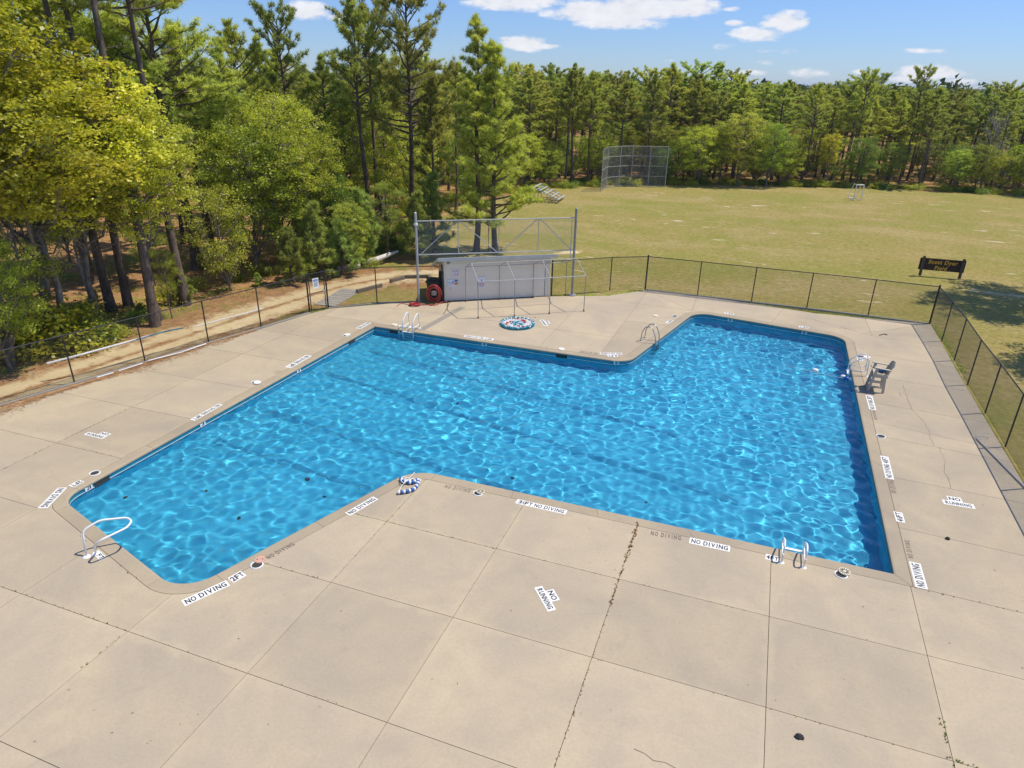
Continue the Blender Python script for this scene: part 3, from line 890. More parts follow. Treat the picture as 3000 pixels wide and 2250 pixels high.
h_ = .5
marking('NO DIVING', c07(1600, 255), c07(1990, 75), c07(1565, 205), label='NO DIVING panel by the near curved pool end')
marking('2FT', c06(2020, 1645), c06(2132, 1580), c06(1976, 1598), label='2FT panel beside the salmon lid')
marking('2FT', c06(798, 1388), c06(862, 1450), c06(850, 1358), label='2FT panel at the foot of the white handrail')
marking('NO DIVING', c06(500, 823), c06(325, 1000), c06(580, 823), label='NO DIVING panel at the far curved corner of the shallow end')
marking('2FT', c06(685, 755), c06(590, 805), c06(728, 772), label='2FT panel next to the open skimmer hole')
marking('NO DIVING 3FT', c06(1885, 97), c06(1640, 235), c06(1925, 107), label='NO DIVING 3FT panel on the long left side, nearer one')
marking('NO DIVING 3FT', c01(430, 1415), c01(250, 1520), c01(478, 1427), label='NO DIVING 3FT panel on the long left side, farther one')
marking('NO DIVING', c01(958, 1132), c01(862, 1185), c01(1000, 1138), label='NO DIVING panel near the far left pool corner')
marking('3 FT', c01(1345, 1172), c01(1212, 1154), c01(1330, 1182), label='3FT panel beside the white ladder')
marking('4FT NO DIVING', c02(1100, 1447), c02(790, 1405), c02(1080, 1468), label='4FT NO DIVING panel on the far edge')
marking('NO DIVING', c12(868, 378), c12(740, 362), c12(866, 394), False, label='faded NO DIVING lettering')
marking('NO DIVING', c12(1036, 377), c12(878, 377), c12(1045, 390), label='NO DIVING panel at the inner corner')
marking('5 FT', c12(1003, 391), c12(930, 391), c12(1006, 407), label='5FT panel at the inner corner')
marking('5FT', c12(1383, 139), c12(1347, 160), c12(1402, 150), label='5FT panel past the grey ladder')
marking('6FT', c12(1842, 94), c12(1776, 88), c12(1848, 105), label='small panel on the deep end edge')
marking('6FT', c04(350, 762), c04(268, 751), c04(362, 777), label='second small panel on the deep end edge')
marking('5FT', c13(890, 385), c13(865, 268), c13(725, 385), label='5FT panel beside the paired lids')
marking('NO DIVING 5FT', c05(617, 745), c05(573, 590), c05(540, 733), label='NO DIVING 5FT panel below the lifeguard chair')
marking('NO DIVING', c05(630, 850), c05(605, 750), c05(595, 850), False)
marking('NO DIVING 4\u00bdFT', c09(1090, 458), c09(1040, 262), c09(1015, 445), label='NO DIVING 4 1/2 FT panel on the right side')
marking('NO DIVING', c09(1113, 580), c09(1085, 462), c09(1065, 580), False)
marking('4\u00bdFT', c09(1187, 832), c09(1160, 745), c09(1110, 825), label='4 1/2 FT panel on the right side')
marking('NO DIVING', c09(1260, 1145), c09(1222, 985), c09(1212, 1140), False)
marking('NO DIVING', c09(1382, 1408), c09(1318, 1185), c09(1275, 1385), label='NO DIVING panel at the near right corner')
marking('4FT', c10(1878, 606), c10(1962, 628), c10(1885, 574), label='4FT panel under the near ladder shadow')
marking('NO DIVING', c10(1408, 508), c10(1660, 563), c10(1415, 473), label='NO DIVING panel left of the near ladder')
marking('NO DIVING', c10(1168, 458), c10(1362, 492), c10(1172, 432), False)
marking('3\u00bdFT NO DIVING', c10(335, 262), c10(645, 332), c10(345, 235), label='3 1/2 FT NO DIVING panel on the near edge')
marking('NO DIVING', c11(1620, 232), c11(1848, 275), c11(1632, 205), False)
marking('NO DIVING', c11(815, 475), c11(1057, 332), c11(768, 450), label='NO DIVING panel on the slanted near edge')
marking('NO DIVING', c11(108, 855), c11(345, 725), c11(85, 825), False)
marking('3 FT', c11(1275, 170), c11(1412, 188), c11(1285, 142), label='3FT panel under the striped float rope')
BX = [(0, 0, 1, .47, 'RUNNING'), (.27, .5, .66, 1, 'NO')]
BX2 = [(0, 0, 1, .49, 'RUNNING'), (.22, .49, .68, 1.0, 'NO')]
marking('', c08(192, 95), c08(310, 302), c08(330, 60), boxes=BX2, label='NO RUNNING panel on the near slabs', name='painted_warning')
marking('', c09(1520, 668), c09(1795, 712), c09(1500, 590), boxes=BX2, label='NO RUNNING panel on the right deck')
marking('', c06(722, 362), c06(882, 402), c06(765, 308), boxes=[(0, 0, 1, .5, 'RUNNING'), (.5, .52, .98, 1, 'NO')], label='NO RUNNING panel on the left deck')
marking('', c02(1585, 1243), c02(1640, 1308), c02(1650, 1215), boxes=BX2, label='NO RUNNING panel beside the coiled lane rope')


# number tiles on the pool wall
def wall_tile(p, txt):
    q = Vector((p.x, p.y)); best = min(range(NP_), key=lambda i: (IN[i].lerp(IN[(i + 1) % NP_], .5) - q).length if (IN[(i + 1) % NP_] - IN[i]).length < 1 else 1e3 + 0)
    bd = 1e9
    for i in range(NP_):
        a, b = IN[i], IN[(i + 1) % NP_]; d = b - a
        k = max(0, min(1, (q - a).dot(d) / d.length_squared)); e = (a + d * k - q).length
        if e < bd: bd = e; bi = i; bk = k
    a, b = IN[bi], IN[(bi + 1) % NP_]; d = (b - a).normalized(); n = Vector((-d.y, d.x)); c = a.lerp(b, bk) + n * .03
    m = Matrix((Vector((-d.x, -d.y, 0)), Vector((0, 0, 1)), Vector((n.x, n.y, 0)) * -1)).transposed().to_4x4()
    m = Matrix((Vector((-d.x, -d.y, 0)), Vector((0, 0, 1)), Vector((n.x, n.y, 0)))).transposed().to_4x4(); m.translation = Vector((c.x, c.y, -.12))
    pb = MB(); pb.box((0, 0, 0), (.26, .19, .02)); r = xf(pb, m).obj('depth_tile', M['paper'], pool)
    t_, _ = text_mb(txt, .16, .13); xf(t_, m @ Matrix.Translation((-.08, -.065, .013))).obj('numeral', M['blackpaint'], r)


for p, tx in ((c06(800, 805), "2'"), (c06(1785, 255), '3'), (c01(380, 1530), '3'), (c01(1235, 1205), '3'), (c01(1955, 1315), '4'), (c12(1000, 435), '5'), (c12(1815, 130), '6'), (c04(310, 805), '6')):
    wall_tile(p, tx)
# skimmer mouths
for p in (c06(895, 735), c01(1185, 1195), c01(840, 1275), c12(590, 395)):
    q = Vector((p.x, p.y)); bd = 1e9
    for i in range(NP_):
        a, b = IN[i], IN[(i + 1) % NP_]; d = b - a; k = max(0, min(1, (q - a).dot(d) / d.length_squared)); e = (a + d * k - q).length
        if e < bd: bd = e; c = a + d * k; dd = d.normalized()
    n = Vector((-dd.y, dd.x)); mb = MB(); mb.box((c.x + n.x * .015, c.y + n.y * .015, -.16), (.55, .02, .18), math.atan2(dd.y, dd.x)); mb.obj('skimmer_mouth', M['hole'], pool)


# ------------------------------------------------------------------ things built in place
def settle(root, loc):
    """move a thing's Empty to its base while its parts, built in metres of the place, stay put"""
    root.location = loc; inv = Matrix.Translation(-Vector(loc))
    for c in root.children: c.matrix_parent_inverse = inv


FH = 2.08


def wires(mb, a, b, z0, z1, sp=.078, r=.0022, up=None):
    """chain-link diagonals between two posts"""
    a = Vector(a); b = Vector(b); d = b - a; L = d.length; d.normalize(); n = Vector((-d.y, d.x, 0)).normalized()
    h = z1 - z0; Z = Vector((0, 0, 1))
    for s_, o in ((1, .004), (-1, -.004)):
        t = -h if s_ > 0 else 0.0
        t0 = t + sp * .5
        while t0 < L + (0 if s_ > 0 else h):
            # wire from (t0, z0) going up at 45 degrees
            u0, w0 = t0, 0.0; u1, w1 = t0 + s_ * h, h
            if s_ > 0:
                if u0 < 0: w0 = -u0; u0 = 0
                if u1 > L: w1 = h - (u1 - L); u1 = L
            else:
                if u0 > L: w0 = u0 - L; u0 = L
                if u1 < 0: w1 = h + u1; u1 = 0
            if w1 - w0 > .02:
                p = a + d * u0 + Z * (z0 + w0) + n * o; q = a + d * u1 + Z * (z0 + w1) + n * o
                e = (q - p).normalized(); x = e.cross(n).normalized()
                vs = []
                for c in (p, q): vs += [c + n * r, c - n * r * .5 + x * r * .87, c - n * r * .5 - x * r * .87]
                mb.add(vs, [(0, 1, 4, 3), (1, 2, 5, 4), (2, 0, 3, 5)])
            t0 += sp


def fence(label, posts, ends, h=FH, wr=.0034, skip_mesh=()):
    root = thing('chain_link_fence', label, 'fence')
    mesh = MB()
    for i, p in enumerate(posts):
        big = i in ends; m = MB(); r = .045 if big else .03
        m.tube([p, p + Vector((0, 0, h + (.06 if big else -.02)))], r, 8); m.disc(p + Vector((0, 0, h + (.06 if big else -.02))), r * 1.25, .05, 8, r * .5)
        if big:
            for k in range(7): m.disc(p + Vector((0, 0, .15 + k * (h - .3) / 6)), r * 1.3, .03, 8)
        m.obj('post', M['black_pipe'], root)
    for i in range(len(posts) - 1):
        a, b = posts[i], posts[i + 1]
        m = MB(); m.tube([a + Vector((0, 0, h)), b + Vector((0, 0, h))], .024, 6); m.obj('top_rail', M['black_pipe'], root)
        if i in skip_mesh: continue
        wires(mesh, a, b, .03, h - .01, r=wr)
        mesh.tube([a + Vector((0, 0, .05)), b + Vector((0, 0, .05))], .004, 3)
    o = mesh.obj('chain_link_mesh', M['black_wire'], root, kind='stuff')
    settle(root, posts[0]); return root


G1 = S(907.7, 916); G2 = S(962, 902.5)
LP = [S(*q) for q in ((218.7, 1122), (425.5, 1060), (611.4, 1004), (765.3, 959.5))]
step = LP[1] - LP[0]; LP = [LP[0] - step * 3, LP[0] - step * 2, LP[0] - step * .98] + LP + [G1]
fence('black chain-link fence running from the gate along the sandy track', LP, (7,))
fence('short black chain-link fence between the gate and the pump shed', [G2, S(1105, 888), S(1229, 884.5), S(1297, 883)], (0, 3))
RP = [S(*q) for q in ((1615, 866), (1786, 852), (1890, 848.5), (2043, 866), (2201, 884.8), (2363, 903.5), (2542.6, 925.5), (2723, 949))]
fence('black chain-link fence along the grass from the shed to the far corner', RP, (0, 2, 7))
SP = [S(*q) for q in ((2758.6, 1000), (2795, 1056.7), (2834, 1128), (2885.8, 1210.3), (2945, 1309))]
st_ = SP[-1] - SP[-2]; SP = [RP[-1]] + SP + [SP[-1] + st_ * k for k in (1, 2, 3)]
fence('black chain-link fence down the side by the wooden field sign', SP[0:1] + SP[1:], (0,))


# gate
def build_gate():
    root = thing('chain_link_gate', 'black chain-link gate with a small white notice on it', 'gate')
    d = (G2 - G1); L = d.length; d.normalize(); a = G1 + d * .12; b = G2 - d * .12; Z = Vector((0, 0, 1)); h = FH + .02
    for p in (a, b): m = MB(); m.tube([p + Z * .05, p + Z * h], .027, 8); m.obj('stile', M['black_pipe'], root)
    for z in (.06, 1.02, h): m = MB(); m.tube([a + Z * z, b + Z * z], .022, 8); m.obj('rail', M['black_pipe'], root)
    m = MB(); wires(m, a, b, .06, h, r=.0034); m.obj('chain_link_mesh', M['black_wire'], root, kind='stuff')
    m = MB(); m.box(b + Z * 1.05 - d * .06, (.12, .05, .10), math.atan2(d.y, d.x)); m.obj('latch', M['galv'], root)
    c = a.lerp(b, .42) + Z * 1.55; n = Vector((d.y, -d.x, 0)); m = MB(); m.box(c + n * .04, (.36, .015, .56), math.atan2(d.y, d.x)); s_ = m.obj('notice', M['paper'], root)
    mm = Matrix((d, Z, n)).transposed().to_4x4(); mm.translation = c + n * .052
    for k, (tx, hh, y, ma) in enumerate((('POOL RULES', .05, .17, 'blueprint'), ('NO RUNNING', .035, .08, 'greyprint'), ('NO GLASS', .035, .01, 'greyprint'), ('NO PETS', .035, -.07, 'greyprint'))):
        pass
    for y in (.2, .13): m = MB(); m.box((0, y, 0), (.28, .04, .003)); xf(m, mm).obj('print_line', M['blueprint'], s_)
    for y in (.05, 0, -.05, -.1, -.15): m = MB(); m.box((0, y, 0), (.24, .018, .003)); xf(m, mm).obj('print_line', M['greyprint'], s_)
    settle(root, G1)


build_gate()
# concrete footing kerbs under the fences
kb = thing('fence_kerb', None, None, kind='structure'); kb['label'] = 'low concrete kerb under the fence'
for seq in (LP, [G2, S(1105, 888), S(1229, 884.5)], RP[2:]):
    for i in range(len(seq) - 1):
        a, b = seq[i], seq[i + 1]; m = MB(); m.bar(a + Vector((0, 0, -.03)), b + Vector((0, 0, -.03)), .16, .14); m.obj('kerb_segment', M['curb'], kb)


def pole(label, pts, r, m_, group=None, hook=None, name='cleaning_pole'):
    c = pts[0]; mb = MB(); mb.tube(pts, r, 8); o = mb.obj(name, m_, label=label, cat='pole'); return o


zt = .75
pole('long white pole hung on the fence above the sandy track', [c00(405, 1077, .75), c00(700, 1000, .9), c00(1290, 838, .95)], .045, M['white_pipe'])
pole('teal and white pole hung on the fence next to the long white one', [c00(1180, 868, .95), c00(1400, 806, .95), c00(1580, 768, .95)], .03, M['float_teal'])
pole('thin white pole hung on the fence nearer the gate', [c00(1685, 757, .75), c00(2212, 618, .75), c01(62, 1012, .75)], .028, M['white_pipe'])
pole('pair of thin white tubes lying at the fence foot', [c00(1280, 1052, .1), c00(1560, 980, .1), c00(1780, 905, .1)], .022, M['white_pipe'])
pole('short white tube lying at the fence foot', [c00(835, 1197, .06), c00(980, 1155, .06)], .025, M['white_pipe'])
pole('white tube half under the fence between two posts', [c00(1025, 1140, .06), c00(1230, 1075, .06)], .022, M['white_pipe'])
# pole with hoop by the right fence
a, b = c09(1800, 110), c09(2212, 530)
dd = (b - a).normalized(); hp = thing('rescue_pole', 'blue-grey rescue pole with a wire hoop lying beside the right fence', 'pole')
m = MB(); m.tube([a + Vector((0, 0, .04)), a + dd * 5.2 + Vector((0, 0, .04))], .024, 8); m.obj('shaft', M['galv'], hp)
hoop = [c09(1800, 110, .05), c09(1790, 85, .1), c09(1830, 62, .12), c09(1890, 55, .12), c09(1922, 70, .12), c09(1905, 95, .1), c09(1850, 95, .06), c09(1815, 105, .05)]
m = MB(); m.tube(hoop, .008, 6); m.obj('hoop', M['galv'], hp); settle(hp, a)


# ------------------------------------------------------------------ pump shed
def build_shed():
    A = S(1303, 882); B = S(1608, 867.5); d = (B - A); W = d.length; d.normalize(); ang = math.atan2(d.y, d.x)
    root = thing('pump_shed', 'low grey-beige pump shed with grooved siding and a lean-to roof', 'shed', A, ang)
    hf, hb, dp = 2.42, 1.55, 2.5
    # core walls
    m = MB(); m.add([(0.02, .02, 0), (W - .02, .02, 0), (W - .02, dp, 0), (.02, dp, 0), (.02, .02, hf - .03), (W - .02, .02, hf - .03), (W - .02, dp, hb - .03), (.02, dp, hb - .03)],
                   [(0, 1, 5, 4), (1, 2, 6, 5), (2, 3, 7, 6), (3, 0, 4, 7)]); m.obj('wall', M['siding'], root)
    n = 62; bw = W / n; me = None; mb = MB(); mb.box((0, 0, (hf - .3) / 2), (bw - .012, .02, hf - .3)); me = mb.mesh('siding_board', M['siding'])
    for k in range(n): o = link('siding_board', me, parent=root); o.location = (bw * (k + .5), .008, .02)
    n2 = 28; bw2 = dp / n2
    mb = MB(); mb.box((0, 0, (hb - .2) / 2), (.02, bw2 - .012, hb - .2)); me2 = mb.mesh('side_board', M['siding'])
    for k in range(n2): o = link('siding_board', me2, parent=root); o.location = (.006, bw2 * (k + .5), .02)
    for z in (hf - .17,): m = MB(); m.box((W / 2, -.012, z), (W + .04, .03, .22)); m.obj('frieze_board', M['trim'], root)
    for x in (.05, W - .05): m = MB(); m.box((x, -.02, hf / 2 - .14), (.13, .03, hf - .28)); m.obj('corner_trim', M['trim'], root)
    # roof slab
    ox, of, ob = .38, .28, .45
    def roofz(y): return hf + .02 + (hb - hf) * y / dp
    m = MB(); vs = []
    for x in (-ox, W + ox * .9):
        for y in (-of, dp + ob):
            for t_ in (0, .05): vs.append((x, y, roofz(y) + t_))
    m.add(vs, [(0, 1, 3, 2), (4, 6, 7, 5), (0, 4, 5, 1), (2, 3, 7, 6), (1, 5, 7, 3), (0, 2, 6, 4)]); m.obj('roof', M['roof'], root)
    m = MB(); m.box((W / 2, -of - .02, roofz(-of) - .05), (W + ox * 1.9, .035, .2)); m.obj('fascia', M['roof'], root)
    m = MB(); m.bar((-ox, -of, roofz(-of) - .04), (-ox, dp + ob, roofz(dp + ob) - .04), .03, .13); m.obj('side_fascia', M['trim'], root)
    # door seam
    for x in (W - .28, ): m = MB(); m.box((x, -.01, 1.0), (.025, .02, 1.95)); m.obj('door_seam', M['greyprint'], root)
    # lamp and tap
    m = MB(); m.disc((0, 0, 0), .09, .05, 16); m.disc((0, 0, .05), .05, .04, 12)
    lam = m.obj('lamp', M['galv_dark'], root); lam.location = (.25, -.03, hf - .17); lam.rotation_euler = (math.pi / 2, 0, 0)
    m = MB(); m.tube([(0, 0, 0), (0, -.08, 0), (0, -.08, -.06)], .014, 6); t_ = m.obj('tap', M['galv'], root); t_.location = (.33, -.03, .72)
    # notices: x, z, w, h, lines
    def notice(x, z, w, h, lines, base='paper'):
        m = MB(); m.box((x, -.03, z), (w, .012, h)); s_ = m.obj('notice', M[base], root)
        mm = Matrix(((1, 0, 0), (0, 0, -1), (0, 1, 0))).to_4x4(); mm.translation = (x, -.038, z)
        for (tx, lx, ly, lw, lh, c) in lines:
            if tx: t2, _ = text_mb(tx, lw, lh, adv=.75); t2.v = [(v[0] + lx - lw / 2, v[1] + ly - lh / 2, v[2]) for v in t2.v]
            else: t2 = MB(); t2.box((lx, ly, .001), (lw, lh, .002))
            xf(t2, mm).obj('print', M[c], s_)
    k = W / (305.0)
    X = lambda cx: (cx - 570) / (1690 - 570) * W
    notice(X(692), 1.62, .46, .40, [('EMERGENCY', 0, .12, .38, .07, 'redprint'), ('SHUT OFF', 0, 0, .34, .07, 'redprint'), ('Gas Pump', 0, -.11, .32, .07, 'redprint')])
    notice(X(640), 1.06, .40, .42, [('', -.08, .05, .15, .02, 'blueprint'), ('', -.08, 0, .15, .02, 'greyprint'), ('', .1, .08, .1, .06, 'blueprint'), ('', .1, -.02, .1, .05, 'blueprint'), ('', -.05, -.1, .2, .015, 'greyprint')])
    notice(X(692), 1.10, .22, .34, [('', 0, .09, .18, .10, 'blueprint'), ('', 0, -.07, .18, .15, 'orangeprint')])
    notice(X(958), 1.02, .44, .66, [('', 0, .12, .07, .1, 'greyprint'), ('', 0, -.02, .3, .02, 'greyprint'), ('', 0, -.09, .33, .04, 'redprint'), ('', 0, -.17, .3, .03, 'redprint'), ('', 0, -.25, .3, .02, 'greyprint')])
    return root


build_shed()


# ------------------------------------------------------------------ bare canopy frame
def build_canopy():
    root = thing('canopy_frame', 'bare grey metal frame of a pitched canopy standing in front of the shed', 'canopy frame')
    f = [c02(925, 1225), c02(1315, 1205), c02(1693, 1178), c02(2065, 1150)]; bk = [c02(790, 1045), c02(1152, 1025), c02(1515, 1003), c02(1865, 980)]
    he, hr = 2.03, 2.62; Z = Vector((0, 0, 1)); r = .021; ap = []
    for p, q in zip(f, bk):
        c = (p + q) / 2 + Z * hr; ap.append(c)
        for s_ in (p, q):
            m = MB(); m.tube([s_ + Z * .01, s_ + Z * he], r, 8); l = m.obj('leg', M['galv_dark'], root)
            m = MB(); m.disc(s_, .06, .03, 10); m.disc(s_ + Z * .03, .032, .08, 8); m.obj('foot_plate', M['rust'], l)
            m = MB(); m.tube([s_ + Z * he, c], r * .95, 8); m.obj('rafter', M['galv'], root)
    for seq in ([p + Z * he for p in f], [p + Z * he for p in bk], ap):
        for i in range(3): m = MB(); m.tube([seq[i], seq[i + 1]], r, 8); m.obj('long_rail', M['galv'], root)
    settle(root, f[0])


build_canopy()


# ------------------------------------------------------------------ tall truss frame over the shed
def build_truss():
    root = thing('overhead_truss', 'tall galvanised truss screen of pipes and chain-link on two posts over the shed', 'backstop')
    A = S(1227.3, 885); B = S(1675.4, 865); Z = Vector((0, 0, 1)); d = (B - A); L = d.length
    P = lambda k, z: A + d * k + Z * z
    for p, h in ((A, 5.05), (B, 5.12)):
        m = MB(); m.tube([p, p + Z * h], .072, 12); m.disc(p + Z * h, .08, .05, 12, .03); o = m.obj('post', M['galv_dark'] if p is B else M['galv'], root)
    m = MB(); m.disc(B, .27, .07, 20, .24); m.obj('base_flange', M['galv_dark'], root)
    m = MB(); m.tube([P(.0, 4.44) + Z * -.06, P(.0, 4.44) + Z * .06], .115, 10); m.obj('ball_finial', M['white_pipe'], root)
    zt, zb = 4.60, 2.74
    for z in (zt, zb): m = MB(); m.tube([P(.01, z), P(.99, z)], .032, 8); m.obj('chord', M['galv'], root)
    ks = (.02, .255, .51, .76, .985)
    for k in ks[1:4]: m = MB(); m.tube([P(k, zb), P(k, zt)], .024, 8); m.obj('strut', M['galv'], root)
    for k0, z0, k1, z1 in ((.02, zb, .25, zt), (.26, zt, .50, zb), (.52, zb, .755, zt), (.765, zt, .98, zb)):
        m = MB(); m.tube([P(k0, z0), P(k1, z1)], .024, 8); m.obj('diagonal', M['galv'], root)
    m = MB(); wires(m, A, B, 2.1, zt, sp=.09, r=.003); m.obj('chain_link_mesh', M['galv_wire'], root, kind='stuff')
    m = MB(); m.tube([P(.975, 2.2), P(.975, zt)], .02, 6); m.obj('tension_bar', M['galv'], root)
    settle(root, A)


build_truss()


# ------------------------------------------------------------------ bin, hoses
def build_bin():
    p = S(1245, 887); root = thing('wheelie_bin', 'dark green wheeled bin with a black lid standing beside the shed', 'bin', p, .15)
    m = MB(); vs = []
    for z, a, b in ((.05, .27, .29), (1.12, .36, .40)):
        vs += [(-a, -b, z), (a, -b, z), (a, b, z), (-a, b, z)]
    m.add(vs, [(3, 2, 1, 0), (4, 5, 6, 7), (0, 1, 5, 4), (1, 2, 6, 5), (2, 3, 7, 6), (3, 0, 4, 7)]); m.obj('body', M['bin'], root)
    m = MB(); m.box((0, 0, 1.09), (.82, .90, .05)); m.obj('rim', M['bin'], root)
    m = MB(); m.box((0, 0, 1.15), (.80, .88, .06)); m.box((0, .05, 1.2), (.6, .6, .05)); m.obj('lid', M['binlid'], root)
    for s_ in (-1, 1):
        m = MB(); m.tube([(s_ * .30, .3, .13), (s_ * .36, .3, .13)], .13, 14); m.obj('wheel', M['binlid'], root)
    root.location = S(1262, 884) + Vector((0, .55, 0))
    root2 = thing('folded_chair', 'black folded deck chair leaning upright behind the hose coil', 'chair', S(1290, 880) + Vector((-.05, .45, 0)), .2)
    m = MB(); m.box((0, 0, .85), (.42, .05, 1.5), 0, -.12); m.obj('back_panel', M['binlid'], root2)
    for x in (-.22, .22): m = MB(); m.bar((x, -.1, 0), (x, .1, 1.7), .03, .03); m.obj('side_rail', M['black_pipe'], root2)


build_bin()


def coil(c, R, turns, r, tilt, yaw, seed, w=.25, flat=1.0):
    rr = random.Random(seed); pts = []; N = turns * 22
    for i in range(N):
        a = 2 * math.pi * i / 22; k = i / N; q = R * (1 + .16 * math.sin(a * .37 + seed) + rr.uniform(-.012, .012)) * (.78 + .26 * math.sin(k * 9 + seed) ** 2)
        pts.append(Vector((math.cos(a) * q, (k - .5) * w * rr.uniform(.8, 1.1), math.sin(a) * q * flat)))
    Mx = Matrix.Translation(c) @ Matrix.Rotation(yaw, 4, 'Z') @ Matrix.Rotation(tilt, 4, 'X')
    return [Mx @ p for p in pts]


def build_hoses():
    c = S(1268, 889) + Vector((.12, -.05, .62))
    root = thing('hose_coil', 'big upright coil of red hose hanging against the fence by the shed', 'hose')
    m = MB(); m.tube(coil(c, .37, 8, .016, .1, .35, 1, .2, 1.25), .016, 5); m.obj('coiled_hose', M['hose'], root, smooth=True)
    m = MB(); m.tube([S(*q, .03) for q in ((1248, 890), (1262, 895), (1280, 893), (1292, 886), (1300, 884), (1312, 884))], .02, 6)
    m.tube([S(1318, 884, .04), S(1320, 882, .3), S(1320, 882, .55), S(1319.5, 882, .74)], .018, 6); m.obj('loose_end', M['hose'], root, smooth=True)
    m = MB(); m.tube([c + Vector((0, 0, -.08)), c + Vector((0, 0, .1))], .15, 12); m.obj('reel_hub', M['galv_dark'], root)
    settle(root, S(1268, 889))
    root = thing('hose_coil', 'small flat coil of red hose lying on the deck under the tall post', 'hose')
    c = S(1216, 891, .07); m = MB(); m.tube(coil(c, .30, 7, .02, math.pi / 2 - .15, .2, 5, .1), .02, 6); m.obj('coiled_hose', M['hose'], root, smooth=True)
    m = MB(); m.tube([S(*q, .025) for q in ((1162, 897), (1168, 893), (1176, 888), (1190, 891), (1204, 895), (1216, 896), (1235, 894), (1262, 893), (1278, 888))], .015, 6); m.obj('loose_end', M['hose'], root, smooth=True)
    settle(root, S(1216, 891))


build_hoses()


# ------------------------------------------------------------------ ladders and rails
def smooth_path(pts, r=.12, n=5):
    out = [Vector(pts[0])]
    for i in range(1, len(pts) - 1):
        a, b, c = Vector(pts[i - 1]), Vector(pts[i]), Vector(pts[i + 1]); t = min(r, (a - b).length * .45, (c - b).length * .45)
        p = b + (a - b).normalized() * t; q = b + (c - b).normalized() * t
        for k in range(n + 1): u = k / n; out.append((p.lerp(b, u)).lerp(b.lerp(q, u), u))
    out.append(Vector(pts[-1])); return out


def ladder(label, p0, inward, gap, kind, m_, steps=3):
    """local: +y points into the pool, x along the edge; p0 = on the coping lip between the rails"""
    ang = math.atan2(inward.y, inward.x) - math.pi / 2
    root = thing('pool_ladder', label, 'pool ladder', (p0.x, p0.y, 0), ang)
    if 'near edge' in label: root.scale = (1, 1, .66)
    for s_ in (-1, 1):
        x = s_ * gap / 2
        if kind == 'loop':
            pth = [(x, .16, -1.1), (x, .16, .50), (x, -.28, .84), (x, -.52, .80), (x, -.56, .0)]
            m = MB(); m.tube(smooth_path(pth, .14), .024, 8); rl = m.obj('rail', M[m_], root, smooth=True)
            m = MB(); m.tube(smooth_path([(x, .15, .22), (x, -.50, .20), (x, -.58, .45)], .1), .02, 8); m.obj('lower_bar', M[m_], rl, smooth=True)
            by = -.56
        else:
            pth = [(x, .22, -1.1), (x, .18, .35), (x, -.05, .78), (x, -.35, .78), (x, -.55, .45), (x, -.56, .0)]
            m = MB(); m.tube(smooth_path(pth, .22), .024, 8); m.obj('rail', M[m_], root, smooth=True); by = -.56
        m = MB(); m.disc((x, by, .003), .075, .03, 14, .05); m.obj('anchor_plate', M[m_], root)
    for k in range(steps):
        z = -.02 - k * .3; m = MB(); m.box((0, .17, z), (gap, .09, .03)); m.obj('step', M[m_], root)
    return root


def inward(p, q):
    d = (q - p).normalized(); return Vector((-d.y, d.x, 0))


yG = U(-1.35, 2.47)
def mid(a, b): return (a + b) / 2


pL = mid(c01(1298, 1192), c01(1372, 1208)); ladder('white pool ladder with looped rails by the far corner', Vector((pL.x, 2.470 * H, 0)), Vector((0, -1, 0)), .58, 'loop', 'white_pipe')
pM = mid(c12(1250, 305), c12(1278, 285)); ladder('grey steel pool ladder with plain hooped rails near the deep end', pM, Vector((.976, -.217, 0)), .5, 'hoop', 'steel')
pR = U(.4, 2.375); pr = (c13(575, 720) + c13(600, 850)) / 2; ladder('white pool ladder with looped rails beside the lifeguard chair', Vector((pr.x, pr.y + .35, 0)), Vector((-1, 0, 0)), .58, 'loop', 'white_pipe')
pN = mid(c09(130, 1178), c09(315, 1218)); ladder('white pool ladder at the near edge seen from behind', Vector((pN.x - .03, pN.y + .56, 0)), Vector((0, 1, 0)), .56, 'loop', 'white_pipe')


def handrail():
    a = c06(748, 1418); b = c06(828, 1392); root = thing('handrail', 'white looped handrail reaching over the shallow end water', 'handrail')
    top = .86; d1 = Vector((.29, .955, 0)).normalized(); 
    far = c06(1115, 1100, .72)
    A = [a, a + Vector((0, 0, .78)), c06(860, 1100, .95), c06(1090, 1080, .72), c06(1140, 1100, .66), c06(1095, 1160, .66), c06(850, 1280, .62), b + Vector((0, 0, .42)), b]
    A[1] = c06(712, 1195, .72); A[2] = c06(860, 1103, .88); A[3] = c06(1100, 1080, .80); A[4] = c06(1140, 1110, .78); A[5] = c06(1100, 1165, .76); A[6] = c06(870, 1275, .70); A[7] = c06(818, 1320, .52)
    m = MB(); m.tube(smooth_path(A, .14, 6), .027, 10); m.obj('rail', M['white_pipe'], root, smooth=True)
    for p in (a, b): m = MB(); m.disc(p + Vector((0, 0, .003)), .10, .035, 16, .06); m.obj('anchor_plate', M['white_pipe'], root)
    settle(root, a)


handrail()


